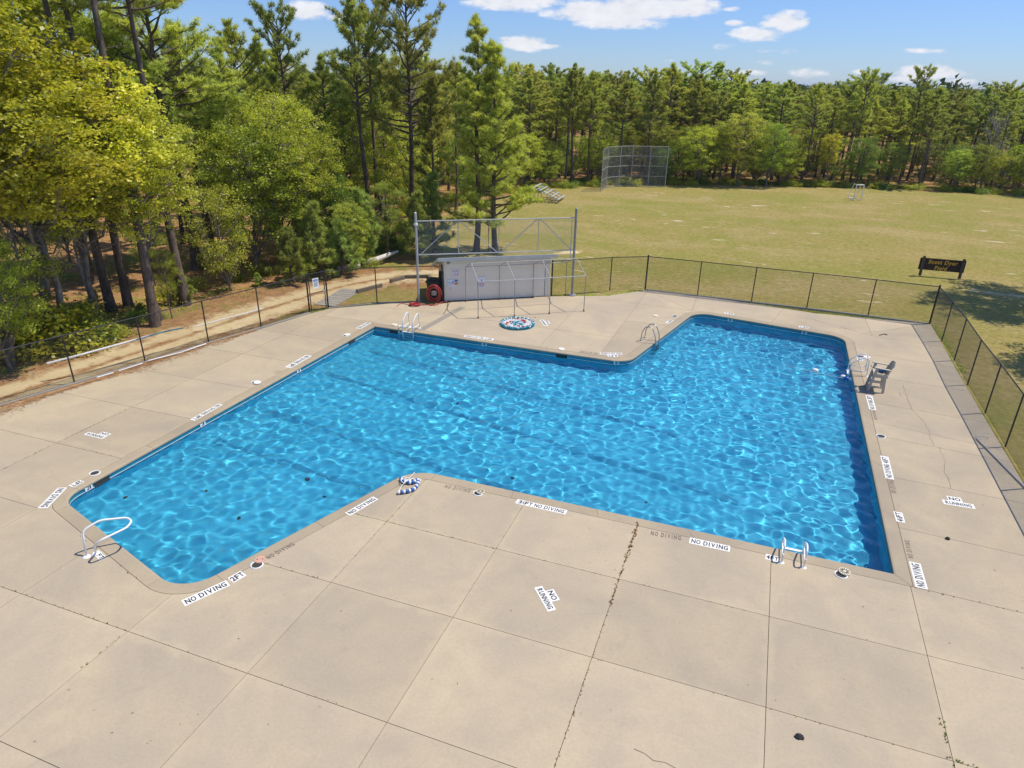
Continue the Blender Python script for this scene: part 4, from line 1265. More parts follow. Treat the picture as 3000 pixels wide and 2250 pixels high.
# ------------------------------------------------------------------ lifeguard chair
def build_chair():
    p = (c13(1050, 1290) + c13(1480, 1310)) / 2 + Vector((-.02, .33, 0))
    root = thing('lifeguard_chair', 'tan slatted lifeguard chair facing the water at the right edge', 'lifeguard chair', p, math.pi)
    # local +x to the pool, y across
    w = .62; T = M['tan']; hs = .78
    for s_ in (-1, 1):
        y = s_ * w / 2
        m = MB(); m.bar((.30, y, 0), (.13, y, 1.06), .10, .05, (0, 1, 0)); m.obj('leg', T, root)
        m = MB(); m.bar((-.28, y, 0), (-.22, y, .84), .10, .05, (0, 1, 0)); m.obj('leg', T, root)
        for z in (.22, .47): m = MB(); m.bar((.28 - z * .15, y * .93, z), (-.27, y * .93, z), .035, .07); m.obj('side_rung', T, root)
        m = MB(); m.bar((.22, y * 1.02, hs), (-.32, y * 1.02, hs - .06), .04, .11); m.obj('seat_rail', T, root)
        m = MB(); m.bar((.26, y * 1.06, 1.09), (-.40, y * 1.06, 1.04), .11, .035); m.obj('armrest', T, root)
        m = MB(); m.bar((-.30, y * .9, .80), (-.36, y * .9, 1.06), .06, .05, (0, 1, 0)); m.obj('arm_support', T, root)
    for z in (.12, .36, .60): m = MB(); m.bar((.29 - z * .16, -w / 2, z), (.29 - z * .16, w / 2, z), .05, .09); m.obj('front_rung', T, root)
    for k in range(6): m = MB(); x = .20 - k * .085; m.box((x, 0, hs + .055 - k * .008), (.075, w * .96, .028)); m.obj('seat_slat', T, root)
    for k in range(6):
        y = (k - 2.5) * .092; h = .56 - abs(k - 2.5) * .03; m = MB(); m.bar((-.26, y, hs + .02), (-.26 - h * .42, y, hs + .02 + h), .082, .024, (0, 1, 0)); 
        m.obj('back_slat', T, root)
    for h in (.12, .40): m = MB(); m.bar((-.29 - h * .42, -.27, hs + h), (-.29 - h * .42, .27, hs + h), .03, .07); m.obj('back_rail', T, root)
    for s_ in (-1, 1): m = MB(); m.tube([(.29, s_ * .2, .95), (.31, s_ * .2, .95)], .05, 10); m.obj('knob', M['galv_dark'], root)
    cl = MB(); cl.box((-.1, .05, hs + .13), (.24, .22, .09), .3); cl.box((-.13, .1, hs + .19), (.16, .14, .07), -.4)
    o = cl.obj('folded_cloth', M['towel'], label='blue cloth bundle lying on the lifeguard chair seat', cat='cloth'); o.location = p; o.rotation_euler = (0, 0, math.pi)


build_chair()


# ------------------------------------------------------------------ skimmer holes and lids
def hole(p, r=.15):
    r = min(r, .15)
    m = MB(); m.tube([p + Vector((math.cos(a) * r, math.sin(a) * r, .006)) for a in [2 * math.pi * k / 24 for k in range(24)]], .018, 6, True); ring = m.obj('skimmer_rim', M['white_pipe'], deck)
    m = MB(); m.disc(p + Vector((0, 0, .002)), r, .003, 22); m.obj('skimmer_hole', M['hole'], ring)


def lid(label, p, m_, r=.16, holes=0, z=.004, tilt=0.0, spokes=0):
    r = min(r, .15); root = thing('skimmer_lid', label, 'lid', (p.x, p.y, z)); root.rotation_euler = (tilt, tilt * .6, 0)
    m = MB(); m.disc((0, 0, 0), r, .028, 24, r * .96); d = m.obj('disc', M[m_], root)
    for k in range(holes): a = k * math.pi + .5; m = MB(); m.disc((math.cos(a) * r * .45, math.sin(a) * r * .45, .029), .018, .003, 8); m.obj('finger_hole', M['hole'], d)
    for k in range(spokes): a = k * 2 * math.pi / spokes; m = MB(); m.bar((math.cos(a) * r * .3, math.sin(a) * r * .3, .031), (math.cos(a) * r * .85, math.sin(a) * r * .85, .031), .02, .006); m.obj('rib', M['binlid'], d)


hole(c06(818, 698)); hole(c09(975, 85)); hole(c09(630, 1280), .18); lid('cream spoked lid resting half over the hole at the near right edge', c09(658, 1262), 'lidcream', .17, 0, .03, .04, 12)
hole(c11(1920, 280)); lid('cream spoked lid resting on the hole beside the faded lettering', c11(1940, 275), 'lidcream', .13, 0, .03, .04, 10)
hole(c07(1500 + 700, -110 + 0) if False else c11(8, 900), .17); lid('salmon lid with finger holes beside its open hole at the shallow end', c11(35, 858), 'lidpink', .17, 2)
hole(c01(775, 1248)); lid('white lid on the left deck by the far corner', c01(790, 1245), 'lidwhite', .17, 0, .02)
lid('cream lid beside the white ladder', c01(1195, 1155), 'lidcream', .17)
hole(D(551, 826), .16); lid('white lid half covering a hole on the left deck', D(556, 828), 'lidwhite', .16, 0, .03, .05)
lid('plain white lid on the far middle deck', c12(602, 352), 'lidwhite', .19)
lid('cream lid lying out on the deck past the grey ladder', c12(1280, 112), 'lidcream', .17)
hole(c12(1417, 115), .15); hole(c13(815, 255), .17); lid('white lid laid beside an open hole above the lifeguard chair', c13(1000, 275), 'lidwhite', .19, 0, .01, .03)
# small stone lumps
for i, (p, lb) in enumerate(((c07(0, 0) if False else C(2250, 1690)(268, 1385), 'dark stone lump alone on the near right slab'), (c09(1550, 972), 'small dark stone on the joint by the NO RUNNING panel'))):
    rr = random.Random(i); m = MB(); m.disc((0, 0, 0), .10, .045, 9, .09); m.disc((0, 0, .045), .09, .045, 9, .04)
    m.v = [(v[0] * (1 + rr.uniform(-.25, .25)), v[1] * .8 * (1 + rr.uniform(-.25, .25)), v[2]) for v in m.v]
    o = m.obj('stone', M['rock'], label=lb, cat='stone'); o.location = (p.x, p.y, .002); o.scale = (.85, .85, .85) if i == 0 else (.65, .65, .8)


# ------------------------------------------------------------------ lane rope coil
def lane_coil():
    c = S(1516, 951.5); root = thing('coiled_lane_rope', 'flat round coil of teal, red and white lane rope floats on the far deck', 'lane rope', c)
    rr = random.Random(2); mb = MB(); R = .92
    rows = 12
    for k in range(rows):
        r = R - k * R / rows - .04
        if r < .07: break
        n = max(6, int(2 * math.pi * r / .115))
        for j in range(n):
            a = 2 * math.pi * j / n + k * .15
            if k < 2: mi = 0 if (j % 2 == 0 or k == 0 and j % 3) else 1
            elif k < 7: mi = (2 if math.sin(a * 3.0 + k * .9) > .25 else 1) if (j + k) % 5 else 1
            else: mi = 0 if j % 3 else 1
            mb.cur = mi; d = Vector((math.cos(a), math.sin(a), 0)); t = Vector((-d.y, d.x, 0)); p = d * r + Vector((0, 0, .055 + .03 * rr.random() + (.05 if k < 2 else 0)))
            mb.tube([p - t * .045, p - t * .03, p + t * .03, p + t * .045], [.022, .042, .042, .022], 6)
    mb.obj('floats', [M['float_teal'], M['float_white'], M['float_red']], root, kind='stuff')
    m = MB(); m.disc((0, 0, .004), R * .98, .02, 32); m.obj('cord_bed', M['float_teal'], root)


lane_coil()


def float_rope():
    root = thing('safety_rope', 'blue and white striped float rope with loose white cord on the inner corner', 'float rope')
    loop = [c11(*q, .07) for q in ((1250, 150), (1262, 170), (1285, 185), (1310, 183), (1335, 188), (1350, 190), (1378, 172), (1398, 160), (1403, 185), (1388, 213), (1375, 238), (1345, 252), (1312, 262), (1285, 266), (1250, 270), (1222, 272))]
    fine = smooth_path(loop, .1, 3); L = [0]
    for i in range(1, len(fine)): L.append(L[-1] + (fine[i] - fine[i - 1]).length)
    def at(s_):
        for i in range(1, len(L)):
            if L[i] >= s_: return fine[i - 1].lerp(fine[i], (s_ - L[i - 1]) / max(1e-6, L[i] - L[i - 1]))
        return fine[-1]
    n = 22; w = L[-1] / n
    for k in range(n):
        a, b = at(k * w + .006), at((k + 1) * w - .006); m = MB(); q = b - a
        m.tube([a, a + q * .15, a + q * .85, b], [.03, .062, .062, .03], 10); m.obj('float', M['float_white' if k % 2 else 'float_blue'], root, smooth=True)
    m = MB(); m.tube(smooth_path([c11(1370, 100, .02), c11(1340, 135, .14), c11(1290, 180, .15), c11(1255, 222, .05), c11(1238, 255, .05)], .1, 4), .012, 5)
    m.tube(smooth_path([c11(1355, 160, .02), c11(1300, 140, .03), c11(1262, 138, .12), c11(1250, 165, .14), c11(1270, 195, .12), c11(1320, 165, .13), c11(1360, 150, .05)], .1, 4), .012, 5); m.obj('cord', M['rope'], root)
    settle(root, loop[0])
    # line floating in the water at the right side
    root = thing('floating_line', 'thin float line in the water with white and blue floats near the right edge', 'float line')
    a = S(2290, 1068, WL + .03); b = S(2503, 1116, WL + .03)
    m = MB(); m.tube([a, a.lerp(b, .5), b], .008, 5); m.obj('cord', M['rope'], root)
    for p, mt, r in ((S(2388, 1086, WL + .04), 'float_white', .12), (S(2470, 1104, WL + .04), 'float_white', .10), (S(2480, 1109, WL + .03), 'float_blue', .11), (S(2495, 1112, WL + .04), 'float_white', .09)):
        d = (b - a).normalized(); m = MB(); m.tube([p - d * r * 1.2, p - d * r * .8, p, p + d * r * .8, p + d * r * 1.2], [r * .3, r * .8, r, r * .8, r * .3], 10); m.obj('float', M[mt], root, smooth=True)
    settle(root, a)


float_rope()


# ------------------------------------------------------------------ field sign
def build_sign():
    A = c04(1310, 315); B = c04(1650, 345); d = B - A; W = d.length; ang = math.atan2(d.y, d.x); h = 1.32
    root = thing('field_sign', 'dark brown wooden sign reading Scott Dyer Field on two posts in the grass', 'sign', A, ang)
    for x in (0, W): m = MB(); m.box((x, 0, h / 2), (.15, .15, h)); m.box((x, 0, h + .01), (.13, .13, .03)); m.obj('post', M['postwood'], root)
    for z0, z1 in ((.40, .80), (.815, 1.20)):
        m = MB(); m.box((W / 2, .115, (z0 + z1) / 2), (W + .36, .07, z1 - z0)); b = m.obj('board', M['signwood'], root)
    mm = Matrix(((1, 0, 0), (0, 0, -1), (0, 1, 0))).to_4x4()
    for tx, x0, z0, w, hh in (('Scott Dyer', W * .14, .86, W * .74, .27), ('Field', W * .33, .46, W * .32, .28)):
        cu = bpy.data.curves.new('t', 'FONT'); cu.body = tx; cu.size = 1; cu.offset = .018; cu.extrude = .02; cu.shear = .15; cu.space_character = 1.15
        o = bpy.data.objects.new('t', cu); COL.objects.link(o); bpy.context.view_layer.update()
        me = bpy.data.meshes.new_from_object(o.evaluated_get(bpy.context.evaluated_depsgraph_get())); COL.objects.unlink(o); bpy.data.objects.remove(o)
        xs = [v.co.x for v in me.vertices]; k = w / (max(xs) - min(xs))
        for v in me.vertices: v.co = (x0 + (v.co.x - min(xs)) * k, .078 - v.co.z * .3, z0 + v.co.y * hh / .75)
        me.materials.clear(); me.materials.append(M['yellowpaint']); link('lettering', me, parent=root)


build_sign()


# ------------------------------------------------------------------ far ball-field things
def build_backstop():
    root = thing('field_backstop', 'tall galvanised chain-link backstop standing at the far end of the field', 'backstop')
    ps = [c03(768, 620), c03(812, 590), c03(920, 578), c03(1022, 574), c03(1172, 577), c03(1320, 581)]; h = 4.7; Z = Vector((0, 0, 1)); mesh = MB()
    for p in ps: m = MB(); m.tube([p, p + Z * h], .042, 8); m.obj('post', M['galv'], root)
    for i in range(5):
        for z in (.05, 1.2, 2.4, 3.55, 4.68): m = MB(); m.tube([ps[i] + Z * z, ps[i + 1] + Z * z], .025, 6); m.obj('rail', M['galv'], root)
        wires(mesh, ps[i], ps[i + 1], .05, 4.65, sp=.12, r=.0045)
    mesh.obj('chain_link_mesh', M['galv_wire'], root, kind='stuff'); settle(root, ps[0])
    # bleachers
    root = thing('bleachers', 'small aluminium five-row bleachers at the edge of the field', 'bleachers')
    rows = [((393, 695), (468, 645), .35), ((355, 688), (432, 633), .62), ((325, 672), (397, 622), .9), ((305, 645), (362, 612), 1.18), ((272, 630), (330, 600), 1.45)]
    P = [(c03(*a, z), c03(*b, z)) for a, b, z in rows]; ax = (P[0][1] - P[0][0]); ax.z = 0; L = 3.3; ax.normalize(); o = P[0][0]; out = Vector((-ax.y, ax.x, 0))
    for k in range(5):
        c = o + out * (.66 * k); z = .38 + .27 * k; c.z = 0
        m = MB(); m.bar(c + Z * z, c + ax * L + Z * z, .2, .05); m.obj('seat_plank', M['aluminium'], root)
        if k: m = MB(); m.bar(c + Z * (z - .25) - out * .25, c + ax * L + Z * (z - .25) - out * .25, .12, .04); m.obj('foot_plank', M['aluminium'], root)
    for t_ in (.3, L / 2, L - .3):
        q = o + ax * t_; q.z = 0; m = MB(); m.bar(q + Z * .3, q + out * 2.5 + Z * 1.4, .05, .05); m.bar(q - out * .1 + Z * .04, q + out * 2.6 + Z * .04, .06, .06); m.bar(q + out * 2.5, q + out * 2.5 + Z * 1.4, .05, .05); m.bar(q + out * 1.2, q + out * 1.2 + Z * .85, .05, .05); m.obj('support_frame', M['galv_dark'], root)
    settle(root, o)
    # goal
    root = thing('soccer_goal', 'small white soccer goal frame near the far trees', 'goal')
    a, b = c14(740, 1285), c14(803, 1288); bk = c14(690, 1266); d = (b - a).normalized(); back = (bk - a); back.z = 0; hg = 1.66
    a2 = a + back; b2 = b + back
    for p in (a, b): m = MB(); m.tube([p, p + Z * hg], .055, 8); m.obj('post', M['white_pipe'], root)
    m = MB(); m.tube([a + Z * hg, b + Z * hg], .055, 8); m.obj('crossbar', M['white_pipe'], root)
    for p, q in ((a, a2), (b, b2)):
        m = MB(); m.tube([p + Z * hg, p + Z * hg + (q - p) * .45, q + Z * .03], .035, 6); m.obj('stay', M['white_pipe'], root)
        m = MB(); m.tube([p + Z * .03, q + Z * .03], .035, 6); m.obj('ground_bar', M['white_pipe'], root)
    m = MB(); m.tube([a2 + Z * .03, b2 + Z * .03], .035, 6); m.obj('ground_bar', M['white_pipe'], root); settle(root, a)


build_backstop()

# fallen log, timbers
mb = MB(); mb.tube([c01(700, 665, .15), c01(830, 648, .2), c01(900, 640, .22)], [.10, .14, .13], 8); mb.obj('fallen_log', M['log'], label='short bleached log lying at the wood edge behind the gate', cat='log')
lg = thing('fallen_log', 'bleached fallen trunk with a forked end under the young pines', 'log')
m = MB(); m.tube([c01(960, 615, .2), c01(1040, 590, .4), c01(1130, 555, .5), c01(1225, 520, .6)], [.2, .18, .15, .08], 8); m.obj('trunk', M['log'], lg)
m = MB(); m.tube([c01(1120, 558, .5), c01(1150, 530, .75)], [.09, .04], 6); m.obj('branch', M['log'], lg); settle(lg, c01(960, 615))
for i, (a, b, lb) in enumerate((((1160, 775), (1280, 745), 'timber edging the sandy track by the bin, angled one'), ((1280, 740), (1485, 735), 'long timber laid level behind the bin'), ((1490, 735), (1520, 765), 'short end timber closing the row behind the bin'), ((870, 865), (1085, 812), 'thin dark timber along the turf inside the fence'))):
    m = MB(); m.bar(c01(*a, .07), c01(*b, .07), .17, .2); m.obj('landscape_timber', M['timber'], label=lb, cat='timber')
# boarded walk from the gate
wk = thing('gate_walk', None, None, kind='structure'); wk['label'] = 'pale boarded walk leading out from the gate'
a, b = c01(590, 985), c01(830, 845); nseg = 9
for k in range(nseg):
    p = a.lerp(b, (k + .5) / nseg); d = (b - a).normalized(); m = MB(); m.box((p.x, p.y, -.035), ((b - a).length / nseg - .04, 1.3, .05), math.atan2(d.y, d.x)); m.obj('board', M['curb'], wk)


# ------------------------------------------------------------------ trees
def tubes_np(paths, n=5):
    """paths: list of (points list, radii list) -> V, F quads"""
    mb = MB()
    for pts, rs in paths: mb.tube(pts, rs, n, cap=False)
    return np.array(mb.v, np.float32), np.array(mb.f, np.int32)


def unit(a): return a / np.maximum(np.linalg.norm(a, axis=-1, keepdims=True), 1e-9)


def needle_tufts(rng, C_, A_, k=13, ln=.27, w=.020):
    """star bursts of needles: C_ centres, A_ axes"""
    N = len(C_); d = unit(rng.normal(size=(N, k, 3))); d = unit(d + A_[:, None, :] * .75)
    L = ln * rng.uniform(.75, 1.2, (N, k, 1)); side = unit(np.cross(d, np.array([.3, .15, 1.0]) + rng.normal(size=(N, k, 3)) * .45)) * w
    c = C_[:, None, :]
    V = np.stack([c + side, c - side, c + d * L], 2).reshape(-1, 3); F = np.arange(len(V)).reshape(-1, 3)
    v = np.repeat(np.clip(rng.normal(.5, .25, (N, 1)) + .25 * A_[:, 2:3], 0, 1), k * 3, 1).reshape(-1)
    return V, F, v


def pine_mesh(seed, Ht=16.0, base=.45, R=2.7, nl=46, prof='round', dens=1.0, twigs=6, ntuft=None, ln=.31, needle='needle', lowdead=True, trunk_r=.19):
    rng = np.random.default_rng(seed); rr = random.Random(seed)
    bend = [rr.uniform(-.25, .25) for _ in range(2)]
    def axis_(h):
        t = h / Ht; return np.array([bend[0] * math.sin(t * 2.5) + .08 * math.sin(t * 9), bend[1] * math.sin(t * 2.1 + .4) + .06 * math.sin(t * 7), h])
    paths = [([axis_(Ht * k / 14) for k in range(15)], [trunk_r * (1 - .9 * (k / 14) ** 1.1) * (1.25 if k == 0 else 1) + .012 for k in range(15)])]
    tc = []; ta = []
    for i in range(nl):
        t = (i + rr.random()) / nl; h = Ht * (base + (1 - base) * t * .985); az = i * 2.399 + rr.uniform(-.5, .5)
        if prof == 'round': p = (math.sin(math.pi * min(1, (t + .14) ** .8)) ** .6) * (1 - .25 * t) + .12
        elif prof == 'cone': p = (1 - t) ** .75 + .10
        elif prof == 'flat': p = .5 + .6 * t if t < .75 else 1.0 - (t - .75) * 2.2
        else: p = (1 - t ** 1.6) * .9 + .12
        L = R * p * rr.uniform(.62, 1.15); el = math.radians(rr.uniform(-8, 22) + 42 * t ** 1.5)
        d = np.array([math.cos(az) * math.cos(el), math.sin(az) * math.cos(el), math.sin(el)])
        o = axis_(h); pts = []; ns = 5; q = o.copy(); dd = d.copy()
        for k in range(ns + 1):
            pts.append(q.copy()); dd = unit(dd + np.array([rr.uniform(-.22, .22), rr.uniform(-.22, .22), rr.uniform(-.05, .22)])); q = q + dd * L / ns
        r0 = .018 + .018 * L; paths.append((pts, [r0 * (1 - .82 * k / ns) for k in range(ns + 1)]))
        nt = max(2, int(twigs * dens * (.5 + L / R)))
        for j in range(nt):
            u = rr.uniform(.38, 1.0); a = pts[min(ns - 1, int(u * ns))]; b = pts[min(ns, int(u * ns) + 1)]; s0 = a + (b - a) * (u * ns % 1)
            td = unit(d * .8 + np.array([rr.uniform(-1, 1), rr.uniform(-1, 1), rr.uniform(-.15, .8)])); tl = rr.uniform(.3, .75) * (.45 + .3 * L / R) * R / 2.7
            e = s0 + td * tl; m_ = s0 + td * tl * .5 + np.array([0, 0, -.03]); paths.append(([s0, m_, e], [.016, .011, .006]))
            for w_ in np.linspace(.35, 1.0, rr.choice((3, 4, 5))):
                c = s0 + (e - s0) * w_ + rng.normal(size=3) * .055; tc.append(c); ta.append(unit(td * .8 + np.array([0, 0, .55])))
        tc.append(pts[-1]); ta.append(unit(dd + np.array([0, 0, .6])))
    if lowdead:
        for i in range(7):
            h = Ht * rr.uniform(base * .5, base); az = rr.uniform(0, 6.28); L = rr.uniform(.4, 1.6); o = axis_(h)
            d = np.array([math.cos(az), math.sin(az), rr.uniform(-.1, .3)]); paths.append(([o, o + d * L * .5 + np.array([0, 0, .08]), o + d * L], [.03, .02, .006]))
    for k in range(4): tc.append(axis_(Ht) + rng.normal(size=3) * .1); ta.append(np.array([0, 0, 1.0]))
    V, F = tubes_np(paths, 6)
    tw = np_mesh('trunk', V, F, M['pinebark'], smooth=True)
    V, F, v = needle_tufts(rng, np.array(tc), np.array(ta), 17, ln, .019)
    return tw, np_mesh('crown', V, F, M[needle], {'v': v}), Ht


def leaves_np(rng, P, size, up=.5):
    N = len(P); nrm = unit(rng.normal(size=(N, 3)) * .8 + np.array([.35, .15, up + .35])); t = unit(np.cross(nrm, rng.normal(size=(N, 3)))); b = np.cross(nrm, t)
    s = size * rng.uniform(.6, 1.25, (N, 1))
    V = np.stack([P - t * s * .5, P + b * s * .34 + nrm * s * .1, P + t * s * .5, P - b * s * .34 + nrm * s * .1], 1).reshape(-1, 3)
    return V, np.arange(len(V)).reshape(-1, 4)


def broad_mesh(seed, Ht=11.0, base=.35, R=3.0, lobes=12, ncl=430, npl=42, leaf=.125, m_='leaf_m', b_='greybark', clr=.36, open_=.0, trunk_r=.16):
    rng = np.random.default_rng(seed); rr = random.Random(seed); zc = Ht * (base + 1) / 2; hz = Ht * (1 - base) / 2
    lob = []
    for i in range(lobes):
        a = i * 2.4 + rr.uniform(-.4, .4); t = (i + .5) / lobes * 2 - 1; ra = math.sqrt(max(0, 1 - t * t * .85)) * rr.uniform(.45, .68)
        lob.append((np.array([math.cos(a) * R * ra * 1.2, math.sin(a) * R * ra * 1.2, zc + t * hz * .8]), R * rr.uniform(.26, .44)))
    lean = np.array([rr.uniform(-.4, .4), rr.uniform(-.4, .4), 0])
    top = lambda h: lean * (h / Ht) ** 1.5 + np.array([.1 * math.sin(h), .1 * math.cos(h * 1.3), h])
    paths = [([top(Ht * .85 * k / 9) for k in range(10)], [trunk_r * (1 - .85 * k / 9) + .015 for k in range(10)])]
    cc = []
    for c, r in lob:
        o = top(max(Ht * base * .6, c[2] - rr.uniform(1.2, 2.6))); mid_ = (o + c) / 2 + np.array([0, 0, -.25]) + rng.normal(size=3) * .15
        paths.append(([o, mid_, c, c + unit(c - o) * r * .5], [.065, .045, .028, .01]))
        n = int(ncl / lobes * (r / (R * .36)) ** 1.6)
        for k in range(n):
            d = unit(rng.normal(size=3) + np.array([0, 0, .25])); rad = r * (rng.random() ** .38) * rr.uniform(.8, 1.12); p = c + d * rad * np.array([1.1, 1.1, .78])
            cc.append(p)
            if k % 3 == 0: paths.append(([c, (c + p) / 2 + rng.normal(size=3) * .08, p], [.018, .012, .004]))
    cc = np.array(cc); tone = np.clip(rng.normal(.5, .22, len(cc)), 0, 1)
    n = rng.poisson(npl, len(cc)); idx = np.repeat(np.arange(len(cc)), n)
    P = cc[idx] + rng.normal(size=(len(idx), 3)) * np.array([clr, clr, clr * .55]) * .6
    V, F = leaves_np(rng, P, leaf); v = np.repeat(np.clip(tone[idx] + rng.normal(0, .15, len(idx)), 0, 1), 4)
    Vw, Fw = tubes_np(paths, 5)
    return np_mesh('trunk', Vw, Fw, M[b_], smooth=True), np_mesh('crown', V, F, M[m_], {'v': v}), Ht


def bush_mesh(seed, R=1.2, h=1.4, ncl=70, npl=34, leaf=.11, m_='leaf_m'):
    rng = np.random.default_rng(seed); d = unit(rng.normal(size=(ncl, 3))); d[:, 2] = np.abs(d[:, 2]); cc = d * rng.uniform(.35, 1.0, (ncl, 1)) * np.array([R, R, h]) * (1 + .25 * np.sin(d[:, :1] * 4 + seed))
    idx = np.repeat(np.arange(ncl), rng.poisson(npl, ncl)); P = cc[idx] + rng.normal(size=(len(idx), 3)) * np.array([.17, .17, .12]); P[:, 2] = np.maximum(P[:, 2], .02)
    V, F = leaves_np(rng, P, leaf); tone = np.clip(rng.normal(.5, .22, ncl), 0, 1); v = np.repeat(np.clip(tone[idx] + rng.normal(0, .15, len(idx)), 0, 1), 4)
    paths = [([np.zeros(3), c * .5 + np.array([0, 0, .1]), c], [.022, .014, .005]) for c in cc[::3]]
    Vw, Fw = tubes_np(paths, 4)
    return np_mesh('stem', Vw, Fw, M['greybark']), np_mesh('foliage', V, F, M[m_], {'v': v}), h


def dead_mesh(seed, Ht=9.0, R=2.6):
    rr = random.Random(seed); paths = [([np.array([.1 * math.sin(k), .1 * math.cos(k), Ht * .8 * k / 6]) for k in range(7)], [.13 * (1 - .8 * k / 6) + .01 for k in range(7)])]
    def rec(o, d, L, r, dep):
        pts = [o]; q = o.copy()
        for k in range(3): d = unit(d + np.array([rr.uniform(-.3, .3), rr.uniform(-.3, .3), rr.uniform(-.15, .2)])); q = q + d * L / 3; pts.append(q.copy())
        paths.append((pts, [r, r * .8, r * .6, r * .4]))
        if dep:
            for j in range(4): rec(pts[1 + j % 3], unit(d + np.array([rr.uniform(-.9, .9), rr.uniform(-.9, .9), rr.uniform(-.4, .7)])), L * .62, r * .5, dep - 1)
    for i in range(16):
        a = i * 2.4; h = Ht * (.35 + .45 * i / 16); rec(np.array([0, 0, h]), unit(np.array([math.cos(a), math.sin(a), .5 + i / 20])), R * .62, .045, 3)
    V, F = tubes_np(paths, 3)
    rng = np.random.default_rng(seed); n = max(1, len(V) // 60); P = V[rng.integers(0, len(V), n)]
    V2, F2 = leaves_np(rng, P, .07); return np_mesh('trunk', V, F, M['palebark']), np_mesh('crown', V2, F2, M['leaf_m'], {'v': np.full(len(V2), .5)}), Ht


PR = {
    'pa': pine_mesh(1, 16, .56, 3.0, 40, 'round', 1.35), 'pb': pine_mesh(2, 16, .52, 2.7, 40, 'round', 1.2), 'pc': pine_mesh(3, 16, .55, 3.1, 42, 'flat', 1.35),
    'pd': pine_mesh(4, 16, .48, 2.8, 46, 'round', 1.25), 'pe': pine_mesh(5, 14, .13, 3.7, 84, 'cone', 1.7, trunk_r=.2, lowdead=False),
    'ph': pine_mesh(17, 24, .64, 3.4, 46, 'round', 1.3, trunk_r=.24),
    'pf': pine_mesh(6, 15, .36, 2.3, 52, 'taper', 1.3), 'pg': pine_mesh(16, 18, .40, 3.9, 60, 'round', 1.5, trunk_r=.23),
    'ya': pine_mesh(7, 4.2, .08, 1.15, 46, 'cone', 1.0, 4, ln=.24, needle='needle_y', lowdead=False, trunk_r=.06), 'yb': pine_mesh(8, 3.4, .05, 1.25, 44, 'cone', 1.1, 4, ln=.24, needle='needle_y', lowdead=False, trunk_r=.05),
    'ba': broad_mesh(21, 13.5, .40, 3.5, 34, 600, 40, .15, 'leaf_y', clr=.30, trunk_r=.11), 'bb': broad_mesh(22, 12.0, .38, 3.2, 30, 520, 40, .15, 'leaf_y', clr=.30, trunk_r=.10),
    'bc': broad_mesh(23, 10.5, .22, 3.1, 30, 520, 40, .135, 'leaf_m', clr=.30, trunk_r=.11), 'bd': broad_mesh(24, 9.0, .18, 2.7, 25, 420, 38, .135, 'leaf_m', clr=.30, trunk_r=.10),
    'be': broad_mesh(25, 8.0, .15, 2.5, 18, 380, 44, .115, 'leaf_d'), 'bf': broad_mesh(26, 6.0, .12, 2.0, 14, 240, 40, .105, 'leaf_m', trunk_r=.08),
    'bg': broad_mesh(27, 9.5, .30, 2.3, 9, 200, 34, .11, 'leaf_m', trunk_r=.10),
    'sa': bush_mesh(31), 'sb': bush_mesh(32, 1.0, 1.0, 60, 30, .10, 'leaf_d'), 'sc': bush_mesh(33, 1.5, 1.7, 100, 34, .12, 'leaf_y'),
    'da': dead_mesh(41), 'db': dead_mesh(42, 7.5, 2.2),
}
KIND = {'p': ('pine_tree', 'pine tree', 'trunk', 'crown'), 'y': ('young_pine', 'young pine', 'trunk', 'crown'), 'b': ('broadleaf_tree', 'broadleaf tree', 'trunk', 'crown'),
        's': ('shrub', 'shrub', 'stem', 'foliage'), 'd': ('bare_tree', 'bare tree', 'trunk', 'crown')}
TREES = []


def plant(key, p, h=None, label=None, group=None, wide=1.0, rz=None, lean=0.0):
    w, c, H0 = PR[key]; nm, cat, n1, n2 = KIND[key[0]]; s = (h or H0) / H0
    root = thing(nm, label, cat, (p[0], p[1], float(hill(p[0], p[1])) - .06), 0, group)
    r = random.Random(int(p[0] * 977 + p[1] * 131))
    root.rotation_euler = (r.uniform(-.02, .02) + lean, r.uniform(-.02, .02), r.uniform(0, 6.28) if rz is None else rz); root.scale = (s * wide, s * wide, s)
    link(n1, w, parent=root); link(n2, c, parent=root); TREES.append((p[0], p[1], key)); return root


def T(key, dx, dy, h, label, **k): p = D(dx, dy); return plant(key, p, h, label, **k)


T('ph', 243, 671, 23, 'pine with the slim dark trunk left of the three roadside pine trunks')
T('ph', 275, 660, 24, 'pine with a dark leaning trunk, middle one of the roadside pines')
T('ph', 336, 703, 24, 'pine with a bare grey trunk standing closest to the fence')
T('ph', 405, 657, 22, 'thick-trunked pine behind the sapling by the fence')
T('pg', 426, 581, 17.5, 'pine with a short dark visible trunk behind the thick one', wide=1.3)
T('pg', 197, 610, 18.5, 'tall pine deep behind the yellow-green trees', wide=1.25)
T('pg', 320, 585, 18, 'pine whose crown rises above the yellow-green tree', wide=1.3)
T('pd', 462, 560, 14.5, 'pine at the back whose crown meets the sky gap', wide=1.3)
T('ba', 30, 790, 15.5, 'large yellow-green tree at the near left corner of the wood', wide=1.25)
T('ba', -130, 830, 15.5, 'yellow-green tree at the very edge of the wood')
T('bb', 150, 740, 14.2, 'yellow-green tree with a grey trunk over the fence', wide=1.35)
T('bb', 222, 706, 13.0, 'rounded yellow-green tree leaning out over the track', wide=1.3)
T('ba', 345, 690, 11.2, 'yellow-green tree at the end of the bright row', wide=1.05)
T('ba', 110, 640, 16.5, 'tall yellow-green tree in the top left corner')
T('bg', 120, 735, 8.0, 'thin mixed green tree beside the grey trunk')
T('da', 90, 745, 8.0, 'bare twiggy tree among the bright leaves')
